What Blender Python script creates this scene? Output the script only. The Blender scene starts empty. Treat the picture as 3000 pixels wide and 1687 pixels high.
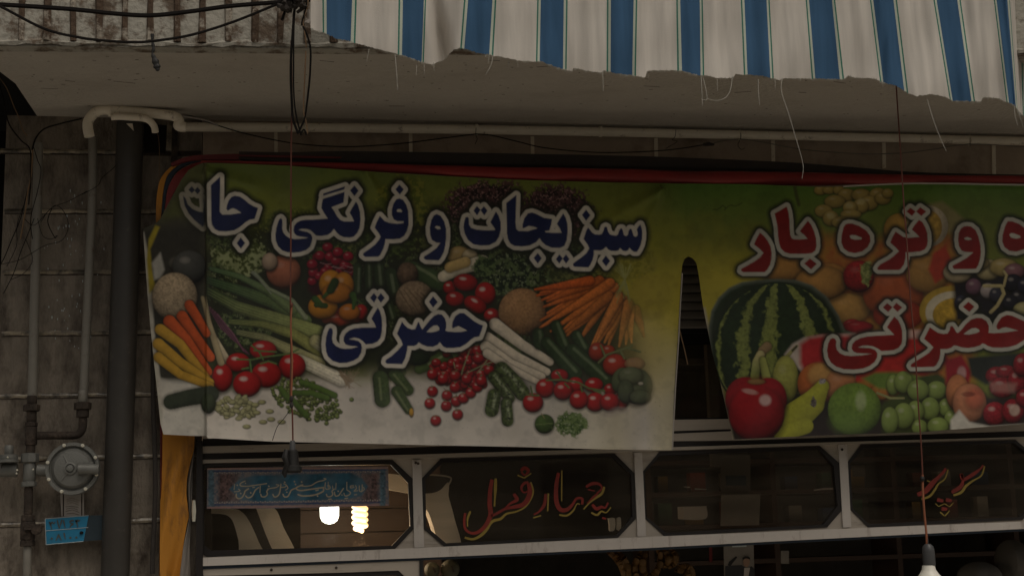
import bpy, math, random
import numpy as np
from mathutils import Vector, Matrix
from mathutils.geometry import tessellate_polygon

# ------------------------------------------------------------------ camera
FPX, PW, PH = 4200.0, 3000.0, 1687.0
YAW, PITCH, ROLL = math.radians(10.4), math.radians(10.0), math.radians(-1.7)
CAM = Vector((0.0, -6.2, 2.05))
_d = Vector((math.sin(YAW)*math.cos(PITCH), math.cos(YAW)*math.cos(PITCH), math.sin(PITCH)))
_r = Vector((math.cos(YAW), -math.sin(YAW), 0)); _u = _r.cross(_d)
CR = math.cos(ROLL)*_r + math.sin(ROLL)*_u
CU = -math.sin(ROLL)*_r + math.cos(ROLL)*_u
CD = _d
sc = bpy.context.scene
cam_data = bpy.data.cameras.new('camera')
cam = bpy.data.objects.new('camera', cam_data); sc.collection.objects.link(cam)
m = Matrix.Identity(4)
for i in range(3):
    m[i][0], m[i][1], m[i][2], m[i][3] = CR[i], CU[i], -CD[i], CAM[i]
cam.matrix_world = m
cam_data.sensor_width = 36; cam_data.lens = 36*FPX/PW
cam_data.clip_start = 0.05; cam_data.clip_end = 3000
sc.camera = cam

# ------------------------------------------------------------------ light
SUN_EL, SUN_ROT = math.radians(58), math.radians(160)
w = bpy.data.worlds.new('World'); sc.world = w; w.use_nodes = True
nt = w.node_tree; bg = nt.nodes['Background']
sky = nt.nodes.new('ShaderNodeTexSky'); sky.sky_type = 'NISHITA'; sky.sun_disc = False
sky.sun_elevation = SUN_EL; sky.sun_rotation = SUN_ROT; sky.dust_density = 5.0; sky.ozone_density = 0.5
sky.air_density = 1.0
hs = nt.nodes.new('ShaderNodeHueSaturation'); hs.inputs['Saturation'].default_value = .30      # an overcast, hazy sky
vt = nt.nodes.new('ShaderNodeVectorMath'); vt.operation = 'MULTIPLY'; vt.inputs[1].default_value = (1.04, .985, .89)
nt.links.new(sky.outputs[0], hs.inputs['Color']); nt.links.new(hs.outputs[0], vt.inputs[0]); nt.links.new(vt.outputs[0], bg.inputs[0])
bg.inputs[1].default_value = 0.060
sd = bpy.data.lights.new('sun', 'SUN'); sd.energy = 0.6; sd.angle = math.radians(25); sd.color = (1, .93, .84)
so = bpy.data.objects.new('sun', sd); sc.collection.objects.link(so)
sdir = Vector((math.sin(SUN_ROT)*math.cos(SUN_EL), math.cos(SUN_ROT)*math.cos(SUN_EL), math.sin(SUN_EL)))
so.rotation_euler = sdir.to_track_quat('Z', 'Y').to_euler(); so.location = (0, -8, 12)
sc.view_settings.view_transform = 'Standard'; sc.view_settings.look = 'None'
sc.view_settings.exposure = 0.0; sc.view_settings.gamma = 1.0
sc.cycles.use_denoising = True
sc.cycles.max_bounces = 8

rnd = random.Random(4)
# ------------------------------------------------------------------ helpers
def ray(px, py):
    return CD + CR*((px-PW/2)/FPX) + CU*((PH/2-py)/FPX)
def at(px, py, Y=0.0):
    d = ray(px, py); return CAM + d*((Y-CAM.y)/d.y)
def atz(px, py, Z):
    d = ray(px, py); return CAM + d*((Z-CAM.z)/d.z)
def mpp(Y=0.0, px=1500, py=843):
    return (at(px, py, Y)-CAM).dot(CD)/FPX
ORG = {}
def empty(name, loc, label, cat, group=None, kind=None):
    o = bpy.data.objects.new(name, None); sc.collection.objects.link(o)
    o.location = loc; ORG[o.name] = Vector(loc); tag(o, label, cat, group, kind); return o
def tag(o, label=None, cat=None, group=None, kind=None):
    if label: o['label'] = label
    if cat: o['category'] = cat
    if group: o['group'] = group
    if kind: o['kind'] = kind
    return o
class MB:
    def __init__(s): s.v = []; s.f = []
    def add(s, V, F):
        n = len(s.v); s.v += [Vector(p) for p in V]; s.f += [tuple(i+n for i in f) for f in F]; return s
    def box(s, c, size, rx=0, rz=0):
        a, b, h = size[0]/2, size[1]/2, size[2]/2
        M = Matrix.Translation(c) @ Matrix.Rotation(rz, 4, 'Z') @ Matrix.Rotation(rx, 4, 'X')
        V = [M @ Vector((x*a, y*b, z*h)) for z in (-1, 1) for y in (-1, 1) for x in (-1, 1)]
        return s.add(V, [(0,2,3,1),(4,5,7,6),(0,1,5,4),(2,6,7,3),(0,4,6,2),(1,3,7,5)])
    def poly(s, loops, Y, th, fn=at):
        """flat panel from pixel loops (outer, holes...) on plane Y with thickness th (towards +Y)"""
        P = [[fn(x, y, Y) for x, y in lp] for lp in loops]
        tris = tessellate_polygon(P); flat = [p for lp in P for p in lp]; n = len(flat)
        V = flat+[p+Vector((0, th, 0)) for p in flat]
        F = []
        for t in tris:
            a, b, c = t
            nrm = (flat[b]-flat[a]).cross(flat[c]-flat[a])
            if nrm.y > 0: b, c = c, b
            F.append((a, b, c)); F.append((a+n, c+n, b+n))
        k = 0
        for lp in P:
            L = len(lp)
            for i in range(L):
                j = (i+1) % L; F.append((k+i, k+j, k+j+n, k+i+n))
            k += L
        return s.add(V, F)
    def tube(s, pts, r, seg=10, cap=True, squash=1.0):
        pts = [Vector(p) for p in pts]; n = len(pts)
        rs = r if isinstance(r, (list, tuple)) else [r]*n
        V = []; F = []; up = None
        for i, p in enumerate(pts):
            t = (pts[min(i+1, n-1)]-pts[max(i-1, 0)])
            t = t.normalized() if t.length > 1e-9 else Vector((0,0,1))
            if up is None:
                up = Vector((0,1,0)) if abs(t.y) < .9 else Vector((1,0,0))
            a = t.cross(up); a = a.normalized() if a.length > 1e-6 else Vector((1,0,0))
            b = a.cross(t).normalized(); up = b
            for k in range(seg):
                an = 2*math.pi*k/seg
                V.append(p+(a*math.cos(an)+b*math.sin(an)*squash)*rs[i])
        for i in range(n-1):
            for k in range(seg):
                k2 = (k+1) % seg
                F.append((i*seg+k, i*seg+k2, (i+1)*seg+k2, (i+1)*seg+k))
        if cap:
            F.append(tuple(range(seg))[::-1]); F.append(tuple((n-1)*seg+k for k in range(seg)))
        return s.add(V, F)
    def lathe(s, c, axis, prof, seg=32):
        """prof = [(r, h)], h along axis from c"""
        ax = Vector(axis).normalized(); a = ax.orthogonal().normalized(); b = ax.cross(a)
        V = []; F = []; c = Vector(c)
        for r, h in prof:
            for k in range(seg):
                an = 2*math.pi*k/seg; V.append(c+ax*h+(a*math.cos(an)+b*math.sin(an))*r)
        for i in range(len(prof)-1):
            for k in range(seg):
                k2 = (k+1) % seg; F.append((i*seg+k, i*seg+k2, (i+1)*seg+k2, (i+1)*seg+k))
        F.append(tuple(range(seg))[::-1]); F.append(tuple((len(prof)-1)*seg+k for k in range(seg)))
        return s.add(V, F)
    def blob(s, c, rx, ry, rz, seg=20, rings=12, bump=0.0):
        V = []; F = []; c = Vector(c)
        for i in range(rings+1):
            th = math.pi*i/rings
            for k in range(seg):
                ph = 2*math.pi*k/seg; q = 1+bump*math.sin(5*ph)*math.sin(th)
                V.append(c+Vector((rx*q*math.sin(th)*math.cos(ph), ry*q*math.sin(th)*math.sin(ph), rz*math.cos(th))))
        for i in range(rings):
            for k in range(seg):
                k2 = (k+1) % seg; F.append((i*seg+k, (i+1)*seg+k, (i+1)*seg+k2, i*seg+k2))
        return s.add(V, F)
    def build(s, name, mat, parent=None, smooth=False, label=None):
        me = bpy.data.meshes.new(name)
        org = ORG[parent.name] if parent else sum(s.v, Vector())/len(s.v)
        me.from_pydata([p-org for p in s.v], [], s.f); me.validate(); me.update()
        me.materials.append(mat)
        if smooth:
            me.polygons.foreach_set('use_smooth', [True]*len(me.polygons))
            try: me.set_sharp_from_angle(angle=math.radians(40))
            except Exception: pass
        o = bpy.data.objects.new(name, me); sc.collection.objects.link(o)
        if parent: o.parent = parent
        else: o.location = org
        ORG[o.name] = org.copy()
        if label: o['label'] = label
        return o
def sm(pts, n=6):
    """Catmull-Rom through 2-D or 3-D points"""
    P = [Vector(p) for p in pts]; out = []
    for i in range(len(P)-1):
        a = P[max(i-1, 0)]; b = P[i]; c = P[i+1]; d = P[min(i+2, len(P)-1)]
        for k in range(n):
            t = k/n
            out.append(0.5*((2*b)+(c-a)*t+(2*a-5*b+4*c-d)*t*t+(3*b-a-3*c+d)*t**3))
    out.append(P[-1]); return out
def Z(ox, oy, s):
    return lambda pts: [(ox+x/s, oy+y/s) for x, y in pts]

# ------------------------------------------------------------------ materials
def mat(name, base, rough=.7, metal=0.0, var=.25, scale=6.0, dirt=None, dirt_amt=.5, dirt_scale=2.0,
        bump=.0, bump_scale=40., stretch=(1,1,1), spec=.4, emit=None, estr=0, dirt_lo=.5, dirt_hi=.7):
    mt = bpy.data.materials.new(name); mt.use_nodes = True; t = mt.node_tree; N = t.nodes; L = t.links
    b = N['Principled BSDF']; b.inputs['Roughness'].default_value = rough; b.inputs['Metallic'].default_value = metal
    b.inputs['Specular IOR Level'].default_value = spec
    tc = N.new('ShaderNodeTexCoord'); mp = N.new('ShaderNodeMapping'); mp.inputs['Scale'].default_value = stretch
    L.new(tc.outputs['Object'], mp.inputs[0])
    n1 = N.new('ShaderNodeTexNoise'); n1.inputs['Scale'].default_value = scale; n1.inputs['Detail'].default_value = 7
    n1.inputs['Roughness'].default_value = .65
    L.new(mp.outputs[0], n1.inputs[0])
    mx = N.new('ShaderNodeMix'); mx.data_type = 'RGBA'
    mx.inputs[6].default_value = tuple(c*(1-var) for c in base)+(1,); mx.inputs[7].default_value = tuple(min(1, c*(1+var)) for c in base)+(1,)
    L.new(n1.outputs[0], mx.inputs[0]); out = mx.outputs[2]
    if dirt:
        n2 = N.new('ShaderNodeTexNoise'); n2.inputs['Scale'].default_value = dirt_scale; n2.inputs['Detail'].default_value = 9
        n2.inputs['Roughness'].default_value = .7; L.new(mp.outputs[0], n2.inputs[0])
        cr = N.new('ShaderNodeMapRange'); cr.inputs[1].default_value = dirt_lo; cr.inputs[2].default_value = dirt_hi
        cr.inputs[4].default_value = dirt_amt; L.new(n2.outputs[0], cr.inputs[0])
        m2 = N.new('ShaderNodeMix'); m2.data_type = 'RGBA'; L.new(cr.outputs[0], m2.inputs[0]); L.new(out, m2.inputs[6])
        m2.inputs[7].default_value = tuple(dirt)+(1,); out = m2.outputs[2]
    L.new(out, b.inputs['Base Color'])
    if bump:
        n3 = N.new('ShaderNodeTexNoise'); n3.inputs['Scale'].default_value = bump_scale; n3.inputs['Detail'].default_value = 5
        L.new(mp.outputs[0], n3.inputs[0])
        bp = N.new('ShaderNodeBump'); bp.inputs['Strength'].default_value = bump; bp.inputs['Distance'].default_value = .02
        L.new(n3.outputs[0], bp.inputs['Height']); L.new(bp.outputs[0], b.inputs['Normal'])
    if emit:
        b.inputs['Emission Color'].default_value = tuple(emit)+(1,); b.inputs['Emission Strength'].default_value = estr
    return mt
M = {}
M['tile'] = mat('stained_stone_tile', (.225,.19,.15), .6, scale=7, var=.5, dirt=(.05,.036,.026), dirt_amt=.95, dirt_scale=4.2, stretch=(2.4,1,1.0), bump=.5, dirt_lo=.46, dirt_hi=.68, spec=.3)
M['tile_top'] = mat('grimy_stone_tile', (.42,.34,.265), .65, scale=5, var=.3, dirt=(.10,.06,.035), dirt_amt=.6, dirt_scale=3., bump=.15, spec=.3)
M['mortar'] = mat('pale_mortar_joint', (.36,.30,.21), .3, scale=14, var=.5, dirt=(.035,.028,.02), dirt_amt=.95, dirt_scale=9, bump=.3, spec=.8, dirt_lo=.42, dirt_hi=.58)
M['plaster'] = mat('brushed_plaster', (.49,.45,.39), .85, scale=3, var=.12, dirt=(.26,.21,.16), dirt_amt=.5, dirt_scale=2.2, stretch=(1,1.6,1.6), bump=.6, bump_scale=38, dirt_lo=.5, dirt_hi=.8)
M['fascia'] = mat('flaking_white_plaster', (.36,.34,.29), .85, scale=5, var=.3, dirt=(.10,.065,.04), dirt_amt=.9, dirt_scale=8, bump=.5, dirt_lo=.50, dirt_hi=.60)
M['rust'] = mat('rusty_rib', (.085,.055,.035), .9, scale=25, var=.6, dirt=(.38,.34,.28), dirt_amt=.9, dirt_scale=12, bump=.6, dirt_lo=.52, dirt_hi=.62)
M['cream'] = mat('cream_gas_pipe_paint', (.80,.73,.60), .5, scale=12, var=.15, dirt=(.14,.07,.04), dirt_amt=.8, dirt_scale=14, dirt_lo=.58, dirt_hi=.68)
M['greypipe'] = mat('grey_gas_pipe_paint', (.21,.195,.165), .5, scale=12, var=.2, dirt=(.10,.06,.04), dirt_amt=.7, dirt_scale=14, dirt_lo=.56, dirt_hi=.66)
M['drain'] = mat('dark_drain_pipe', (.045,.04,.034), .45, scale=9, var=.3, dirt=(.12,.11,.09), dirt_amt=.5, dirt_scale=18, dirt_lo=.6, dirt_hi=.7)
M['rustiron'] = mat('rusted_iron', (.036,.026,.019), .8, scale=22, var=.5, dirt=(.14,.10,.07), dirt_amt=.7, dirt_scale=20, bump=.5)
M['alu'] = mat('grey_cast_aluminium', (.17,.17,.155), .5, .25, scale=30, var=.12, bump=.15, bump_scale=150)
M['bolt'] = mat('bright_bolt', (.75,.72,.6), .3, .3, var=.1)
M['black'] = mat('black_rubber', (.013,.012,.011), .6, scale=14, var=.4)
M['blackcloth'] = mat('black_fabric', (.040,.034,.030), .9, scale=14, var=.4, dirt=(.05,.03,.02), dirt_amt=.5)
M['void'] = mat('shade_and_black_parts', (.008,.006,.005), .95, scale=5, var=.3)  # near black that carries the shade of gaps, also on small black parts
M['frame'] = mat('beige_painted_aluminium', (.45,.395,.33), .45, scale=8, var=.12, dirt=(.15,.11,.08), dirt_amt=.6, dirt_scale=7, stretch=(.4,1,3), dirt_lo=.56, dirt_hi=.7)
M['frame_light'] = mat('pale_aluminium_sill', (.58,.53,.48), .4, scale=8, var=.12, dirt=(.2,.14,.11), dirt_amt=.6, dirt_scale=9, stretch=(2,1,.6), dirt_lo=.56, dirt_hi=.7)
M['gasket'] = mat('black_window_gasket', (.016,.012,.010), .5, scale=10, var=.4)
M['red'] = mat('red_tarpaulin', (.23,.016,.013), .5, scale=6, var=.3, dirt=(.10,.01,.01), dirt_amt=.6, dirt_scale=5, stretch=(.5,1,2))
M['darkred'] = mat('dark_red_tarpaulin', (.12,.012,.012), .6, scale=6, var=.3)
M['yellow'] = mat('orange_yellow_cloth', (.50,.21,.022), .7, scale=4, var=.2, dirt=(.16,.075,.025), dirt_amt=.8, dirt_scale=3.5, stretch=(3,1,.7), dirt_lo=.48, dirt_hi=.62)
M['navyedge'] = mat('dark_blue_cloth', (.02,.03,.045), .7, scale=6)
M['clothback'] = mat('grey_cloth_lining', (.30,.27,.24), .8, scale=8)
M['cord'] = mat('red_brown_cord', (.12,.035,.020), .6, scale=30, var=.5)
M['orangecord'] = mat('orange_cord', (.27,.095,.045), .6, scale=30, var=.4)
M['tancord'] = mat('tan_cord', (.24,.15,.08), .7, scale=30, var=.4)
M['thread'] = mat('cotton_thread', (.42,.40,.35), .9, var=.1)
M['cable'] = mat('black_cable', (.012,.010,.009), .85, var=.3, spec=.15)
M['greycable'] = mat('grey_cable', (.16,.14,.11), .5, var=.3)
M['slat'] = mat('dark_shutter_slat', (.17,.15,.125), .5, scale=9, var=.3)
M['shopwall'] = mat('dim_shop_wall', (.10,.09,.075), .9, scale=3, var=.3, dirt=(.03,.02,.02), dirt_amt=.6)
M['wood'] = mat('dark_shelf_wood', (.05,.028,.018), .6, scale=4, var=.4, stretch=(.3,1,6))
M['plank'] = mat('brown_plank', (.042,.022,.012), .6, scale=5, var=.5, stretch=(.4,1,8))
M['white'] = mat('white_reflection_shape', (.80,.77,.70), .35, scale=3, var=.06)  # white of the shapes that stand in for pane reflections
M['greyplastic'] = mat('grey_moulded_plastic', (.065,.065,.065), .4, scale=3, var=.1)
M['paper'] = mat('pale_paper', (.42,.38,.34), .8, scale=6, var=.1)
M['dullpaper'] = mat('dull_paper', (.20,.18,.155), .8, scale=9, var=.35)
M['bluepaint'] = mat('blue_number_plate', (.02,.20,.36), .4, scale=6, var=.15, dirt=(.02,.08,.12), dirt_amt=.5, dirt_scale=4)
M['bluedark'] = mat('dark_blue_plate', (.02,.035,.045), .6, scale=10, var=.3)
M['digits'] = mat('grey_digit_paint', (.075,.085,.075), .6)
M['platewhite'] = mat('plate_edge_paint', (.45,.5,.5), .6)
M['redpaint'] = mat('red_glass_paint', (.27,.030,.018), .5, scale=14, var=.35, dirt=(.12,.02,.012), dirt_amt=.7, dirt_scale=10)
M['yellowpaint'] = mat('ochre_glass_paint', (.34,.24,.045), .5, scale=14, var=.2)
M['bulbwhite'] = mat('white_bulb_plastic', (.8,.77,.68), .35, var=.05)
M['led'] = mat('lit_led', (.9,.9,.9), .4, var=0, emit=(.93,1.,.96), estr=9.)
M['cfl'] = mat('lit_spiral_tube', (.9,.85,.8), .4, var=0, emit=(1.,.62,.27), estr=2.6)
M['banana'] = mat('overripe_banana_skin', (.12,.06,.013), .6, scale=12, var=.3, dirt=(.10,.04,.01), dirt_amt=.7, dirt_scale=9)
M['melon'] = mat('netted_melon_skin', (.085,.08,.05), .7, scale=40, var=.4, bump=.3)
M['asphalt'] = mat('dusty_grey_asphalt', (.20,.185,.16), .9, scale=9, var=.3, bump=.3)
M['paving'] = mat('pale_cement_pavement', (.50,.46,.40), .9, scale=5, var=.2, bump=.2)
M['brick'] = mat('buff_brick_render', (.36,.32,.26), .9, scale=5, var=.2)
M['darkglass'] = mat('dark_house_glass', (.03,.035,.04), .15, var=.1)
M['fur'] = mat('dark_jacket_print', (.03,.03,.032), .8, var=.2)
M['skin'] = mat('printed_skin_tone', (.30,.19,.13), .8, var=.1)
M['boxes'] = mat('mixed_packet_print', (.16,.08,.05), .6, scale=7, var=.6)
def glass_mat():
    mt = bpy.data.materials.new('dusty_window_glass'); mt.use_nodes = True; t = mt.node_tree; N = t.nodes; L = t.links
    N.remove(N['Principled BSDF']); out = N['Material Output']
    tr = N.new('ShaderNodeBsdfTransparent'); tr.inputs[0].default_value = (.90,.87,.82,1)
    gl = N.new('ShaderNodeBsdfGlossy'); gl.inputs['Roughness'].default_value = .03; gl.inputs[0].default_value = (.9,.9,.9,1)
    df = N.new('ShaderNodeBsdfDiffuse'); df.inputs[0].default_value = (.30,.24,.17,1)
    fr = N.new('ShaderNodeFresnel'); fr.inputs[0].default_value = 1.45
    ns = N.new('ShaderNodeTexNoise'); ns.inputs['Scale'].default_value = 3.5; ns.inputs['Detail'].default_value = 8
    tc = N.new('ShaderNodeTexCoord'); mp = N.new('ShaderNodeMapping'); mp.inputs['Scale'].default_value = (.5,1,5)
    L.new(tc.outputs['Object'], mp.inputs[0]); L.new(mp.outputs[0], ns.inputs[0])
    mr = N.new('ShaderNodeMapRange'); mr.inputs[1].default_value = .35; mr.inputs[2].default_value = .75
    mr.inputs[3].default_value = .02; mr.inputs[4].default_value = .11; L.new(ns.outputs[0], mr.inputs[0])
    a = N.new('ShaderNodeMixShader'); L.new(mr.outputs[0], a.inputs[0]); L.new(tr.outputs[0], a.inputs[1]); L.new(df.outputs[0], a.inputs[2])
    b = N.new('ShaderNodeMixShader'); L.new(fr.outputs[0], b.inputs[0]); L.new(a.outputs[0], b.inputs[1]); L.new(gl.outputs[0], b.inputs[2])
    L.new(b.outputs[0], out.inputs[0]); return mt
M['glass'] = glass_mat()
def print_mat(name, rough=.45):
    mt = bpy.data.materials.new(name); mt.use_nodes = True; t = mt.node_tree; N = t.nodes; L = t.links
    b = N['Principled BSDF']; b.inputs['Roughness'].default_value = rough; b.inputs['Specular IOR Level'].default_value = .3
    at_ = N.new('ShaderNodeAttribute'); at_.attribute_name = 'ink'
    n = N.new('ShaderNodeTexNoise'); n.inputs['Scale'].default_value = 5; n.inputs['Detail'].default_value = 8
    tc = N.new('ShaderNodeTexCoord'); L.new(tc.outputs['Object'], n.inputs[0])
    mr = N.new('ShaderNodeMapRange'); mr.inputs[1].default_value = .3; mr.inputs[2].default_value = .7
    mr.inputs[3].default_value = .82; mr.inputs[4].default_value = 1.08; L.new(n.outputs[0], mr.inputs[0])
    mx = N.new('ShaderNodeVectorMath'); mx.operation = 'SCALE'; L.new(at_.outputs['Color'], mx.inputs[0]); L.new(mr.outputs[0], mx.inputs['Scale'])
    L.new(mx.outputs[0], b.inputs['Base Color']); return mt
M['print'] = print_mat('printed_vinyl_ink')
M['sticker'] = print_mat('printed_sticker_ink', .5)

# ------------------------------------------------------------------ printing: ink computed from outlines, stored per mesh vertex
class Canvas:
    def __init__(s, x0, y0, x1, y1, step, seed=1):
        s.x0, s.y0, s.st = x0, y0, step
        s.W = int((x1-x0)/step)+1; s.H = int((y1-y0)/step)+1
        s.X, s.Y = np.meshgrid(x0+np.arange(s.W)*step, y0+np.arange(s.H)*step)
        s.C = np.zeros((s.H, s.W, 3)); s.rng = np.random.default_rng(seed); s.nz = {}
    def noise(s, cell):
        if cell in s.nz: return s.nz[cell]
        tot = np.zeros((s.H, s.W)); amp = 1; sa = 0; c = cell
        for o in range(3):
            g = s.rng.random((int(s.H*s.st/c)+3, int(s.W*s.st/c)+3))
            yy = (s.Y-s.y0)/c; xx = (s.X-s.x0)/c; iy = yy.astype(int); ix = xx.astype(int)
            fy = yy-iy; fx = xx-ix; fy = fy*fy*(3-2*fy); fx = fx*fx*(3-2*fx)
            tot += amp*((g[iy,ix]*(1-fx)+g[iy,ix+1]*fx)*(1-fy)+(g[iy+1,ix]*(1-fx)+g[iy+1,ix+1]*fx)*fy)
            sa += amp; amp *= .55; c = max(c/2, s.st)
        s.nz[cell] = tot/sa; return s.nz[cell]
    def win(s, xa, ya, xb, yb):
        i0 = max(0, int((ya-s.y0)/s.st)-1); i1 = min(s.H, int((yb-s.y0)/s.st)+2)
        j0 = max(0, int((xa-s.x0)/s.st)-1); j1 = min(s.W, int((xb-s.x0)/s.st)+2)
        return (slice(i0, max(i0, i1)), slice(j0, max(j0, j1)))
    def mix(s, w, mask, col):
        mask = np.clip(mask, 0, 1)[..., None]; s.C[w] = s.C[w]*(1-mask)+np.asarray(col)*mask
    def ell(s, cx, cy, rx, ry, col, ang=0, gloss=.5, flat=0, tex=.12, cell=10, dark=.28, a=1, soft=0):
        R = max(rx, ry)*1.35; w = s.win(cx-R, cy-R, cx+R, cy+R)
        dx = s.X[w]-cx; dy = s.Y[w]-cy; ca, sa = math.cos(ang), math.sin(ang)
        u = (dx*ca+dy*sa)/rx; v = (-dx*sa+dy*ca)/ry; r = np.sqrt(u*u+v*v)
        e = max(s.st/min(rx, ry), soft); mask = np.clip((1-r)/e+.5, 0, 1)*a
        if flat == 0 and a == 1 and soft < .2:
            rs_ = np.hypot(u, v-.10); s.mix(w, np.clip((1.22-rs_)/.22, 0, 1)*.62, (.018,.014,.008))
        nzv = np.sqrt(np.clip(1-r*r, 0, 1)); U = dx/max(rx, ry); V_ = dy/max(rx, ry)
        lam = np.clip(dark+(1-dark)*(nzv*1.0-V_*.62-U*.18)-.12, .08, 1.3)
        lam = lam*(1-flat)+flat
        lam = lam*(1+tex*2*(s.noise(cell)[w]-.5))
        c = np.asarray(col)*lam[..., None]
        if gloss > 0:
            h = np.clip(1-((u+.25)**2*7+(v+.42)**2*16), 0, 1)*gloss
            c = c*(1-h[..., None])+np.array([.75,.68,.6])*h[..., None]
        s.mix(w, mask, c)
    def stroke(s, pts, rad, col, col2=None, shade=.75, tex=.15, cell=8, a=1, soft=1.2):
        n = len(pts); rs = rad if isinstance(rad, (list, tuple)) else [rad]*n
        if len(rs) == 2 and n > 2: rs = [rs[0]+(rs[1]-rs[0])*i/(n-1) for i in range(n)]
        R = max(rs)*1.45+4; xs = [p[0] for p in pts]; ys = [p[1] for p in pts]
        w = s.win(min(xs)-R, min(ys)-R, max(xs)+R, max(ys)+R)
        X, Y = s.X[w], s.Y[w]; best = np.full(X.shape, 1e9); off = np.zeros(X.shape); par = np.zeros(X.shape); rr = np.full(X.shape, rs[0], float)
        for i in range(n-1):
            (ax, ay), (bx, by) = pts[i], pts[i+1]; ux, uy = bx-ax, by-ay; L2 = ux*ux+uy*uy+1e-9
            t = np.clip(((X-ax)*ux+(Y-ay)*uy)/L2, 0, 1); r = rs[i]+(rs[i+1]-rs[i])*t
            d = np.hypot(X-ax-ux*t, Y-ay-uy*t); q = d/r; k = q < best
            best = np.where(k, q, best); L = math.sqrt(L2)
            sg = ((X-ax)*uy-(Y-ay)*ux)/L
            if ux < 0 or (abs(ux) < 1e-6 and uy < 0): sg = -sg
            off = np.where(k, sg/r, off); par = np.where(k, (i+t)/(n-1), par); rr = np.where(k, r, rr)
        mask = np.clip((1-best)*rr/soft+.5, 0, 1)*a
        if shade >= .55 and max(rs) > 8: s.mix(w, np.clip((1.4-best)/.4, 0, 1)*.6, (.018,.016,.008))
        lam = np.sqrt(np.clip(1-best**2, 0, 1))*.6+.45+off*.35
        lam = np.clip(lam, .15, 1.3)*shade+(1-shade)
        lam *= 1+tex*2*(s.noise(cell)[w]-.5)
        c = np.asarray(col, float)[None, None, :]
        if col2 is not None: c = c*(1-par[..., None])+np.asarray(col2)*par[..., None]
        s.mix(w, mask, c*lam[..., None])
    def leafy(s, cx, cy, rx, ry, c1, c2, cell=10, a=1, thr=.5, edge=.35, c3=None):
        R = 1.25; w = s.win(cx-rx*R, cy-ry*R, cx+rx*R, cy+ry*R)
        r = np.hypot((s.X[w]-cx)/rx, (s.Y[w]-cy)/ry); n1 = s.noise(cell)[w]; n2 = s.noise(cell*3)[w]
        mask = np.clip((1-r+(n1-.5)*edge*2+(n2-.5)*edge)*6, 0, 1)*a
        k = np.clip((n1-thr)*7+.3, 0, 1)[..., None]*np.clip(.5+n2, 0, 1)[..., None]
        c = np.asarray(c1)*(1-k)+np.asarray(c2)*k
        if c3 is not None:
            k3 = np.clip((s.noise(cell*.6)[w]-.64)*14, 0, 1)[..., None]; c = c*(1-k3)+np.asarray(c3)*k3
        s.mix(w, mask, c)
    def inside(s, w, pts):
        X, Y = s.X[w], s.Y[w]; ins = np.zeros(X.shape, bool); n = len(pts)
        for i in range(n):
            (ax, ay), (bx, by) = pts[i], pts[(i+1) % n]
            if ay == by: continue
            ins ^= ((ay > Y) != (by > Y)) & (X < (bx-ax)*(Y-ay)/(by-ay)+ax)
        return ins
    def dist(s, w, pts):
        X, Y = s.X[w], s.Y[w]; d = np.full(X.shape, 1e9); n = len(pts)
        for i in range(n):
            (ax, ay), (bx, by) = pts[i], pts[(i+1) % n]; ux, uy = bx-ax, by-ay
            t = np.clip(((X-ax)*ux+(Y-ay)*uy)/(ux*ux+uy*uy+1e-9), 0, 1)
            d = np.minimum(d, np.hypot(X-ax-ux*t, Y-ay-uy*t))
        return d
    def area(s, pts, col, soft=1.5, a=1, tex=.1, cell=10, grad=None):
        xs = [p[0] for p in pts]; ys = [p[1] for p in pts]; q = soft*2+2
        w = s.win(min(xs)-q, min(ys)-q, max(xs)+q, max(ys)+q)
        d = s.dist(w, pts); d = np.where(s.inside(w, pts), d, -d)
        c = np.asarray(col)[None, None, :]
        if grad is not None:
            t = ((s.Y[w]-min(ys))/(max(ys)-min(ys)))[..., None]; c = c*(1-t)+np.asarray(grad)*t
        s.mix(w, np.clip(d/soft*.5+.5, 0, 1)*a, c*(1+tex*2*(s.noise(cell)[w]-.5))[..., None])
    def letters(s, polys, holes, ink, edge=(.68,.63,.54), halo=(.012,.014,.008), wd=12., hw=30., haloa=.95):
        """filled outlines with a pale border and a dark soft halo"""
        info = []
        for p in polys:
            xs = [q[0] for q in p]; ys = [q[1] for q in p]; R = hw+4
            w = s.win(min(xs)-R, min(ys)-R, max(xs)+R, max(ys)+R)
            d = s.dist(w, p); ins = s.inside(w, p)
            for h in holes:
                dh = s.dist(w, h); ih = s.inside(w, h); ins = ins & ~ih; d = np.minimum(d, dh)
            info.append((w, np.where(ins, -d, d)))
        for w, d in info: s.mix(w, np.clip((hw-d)/(hw-wd)*1.25, 0, 1)*haloa, halo)
        for w, d in info: s.mix(w, np.clip((wd-d)/1.6+.5, 0, 1), edge)
        for w, d in info: s.mix(w, np.clip(-d/1.6+.5, 0, 1), np.asarray(ink)*(1+.35*(s.noise(40)[w]-.5))[..., None])
    def sample(s, x, y):
        fx = np.clip((x-s.x0)/s.st, 0, s.W-1.001); fy = np.clip((y-s.y0)/s.st, 0, s.H-1.001)
        ix = fx.astype(int); iy = fy.astype(int); fx = (fx-ix)[..., None]; fy = (fy-iy)[..., None]; C = s.C
        return (C[iy,ix]*(1-fx)+C[iy,ix+1]*fx)*(1-fy)+(C[iy+1,ix]*(1-fx)+C[iy+1,ix+1]*fx)*fy

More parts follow.
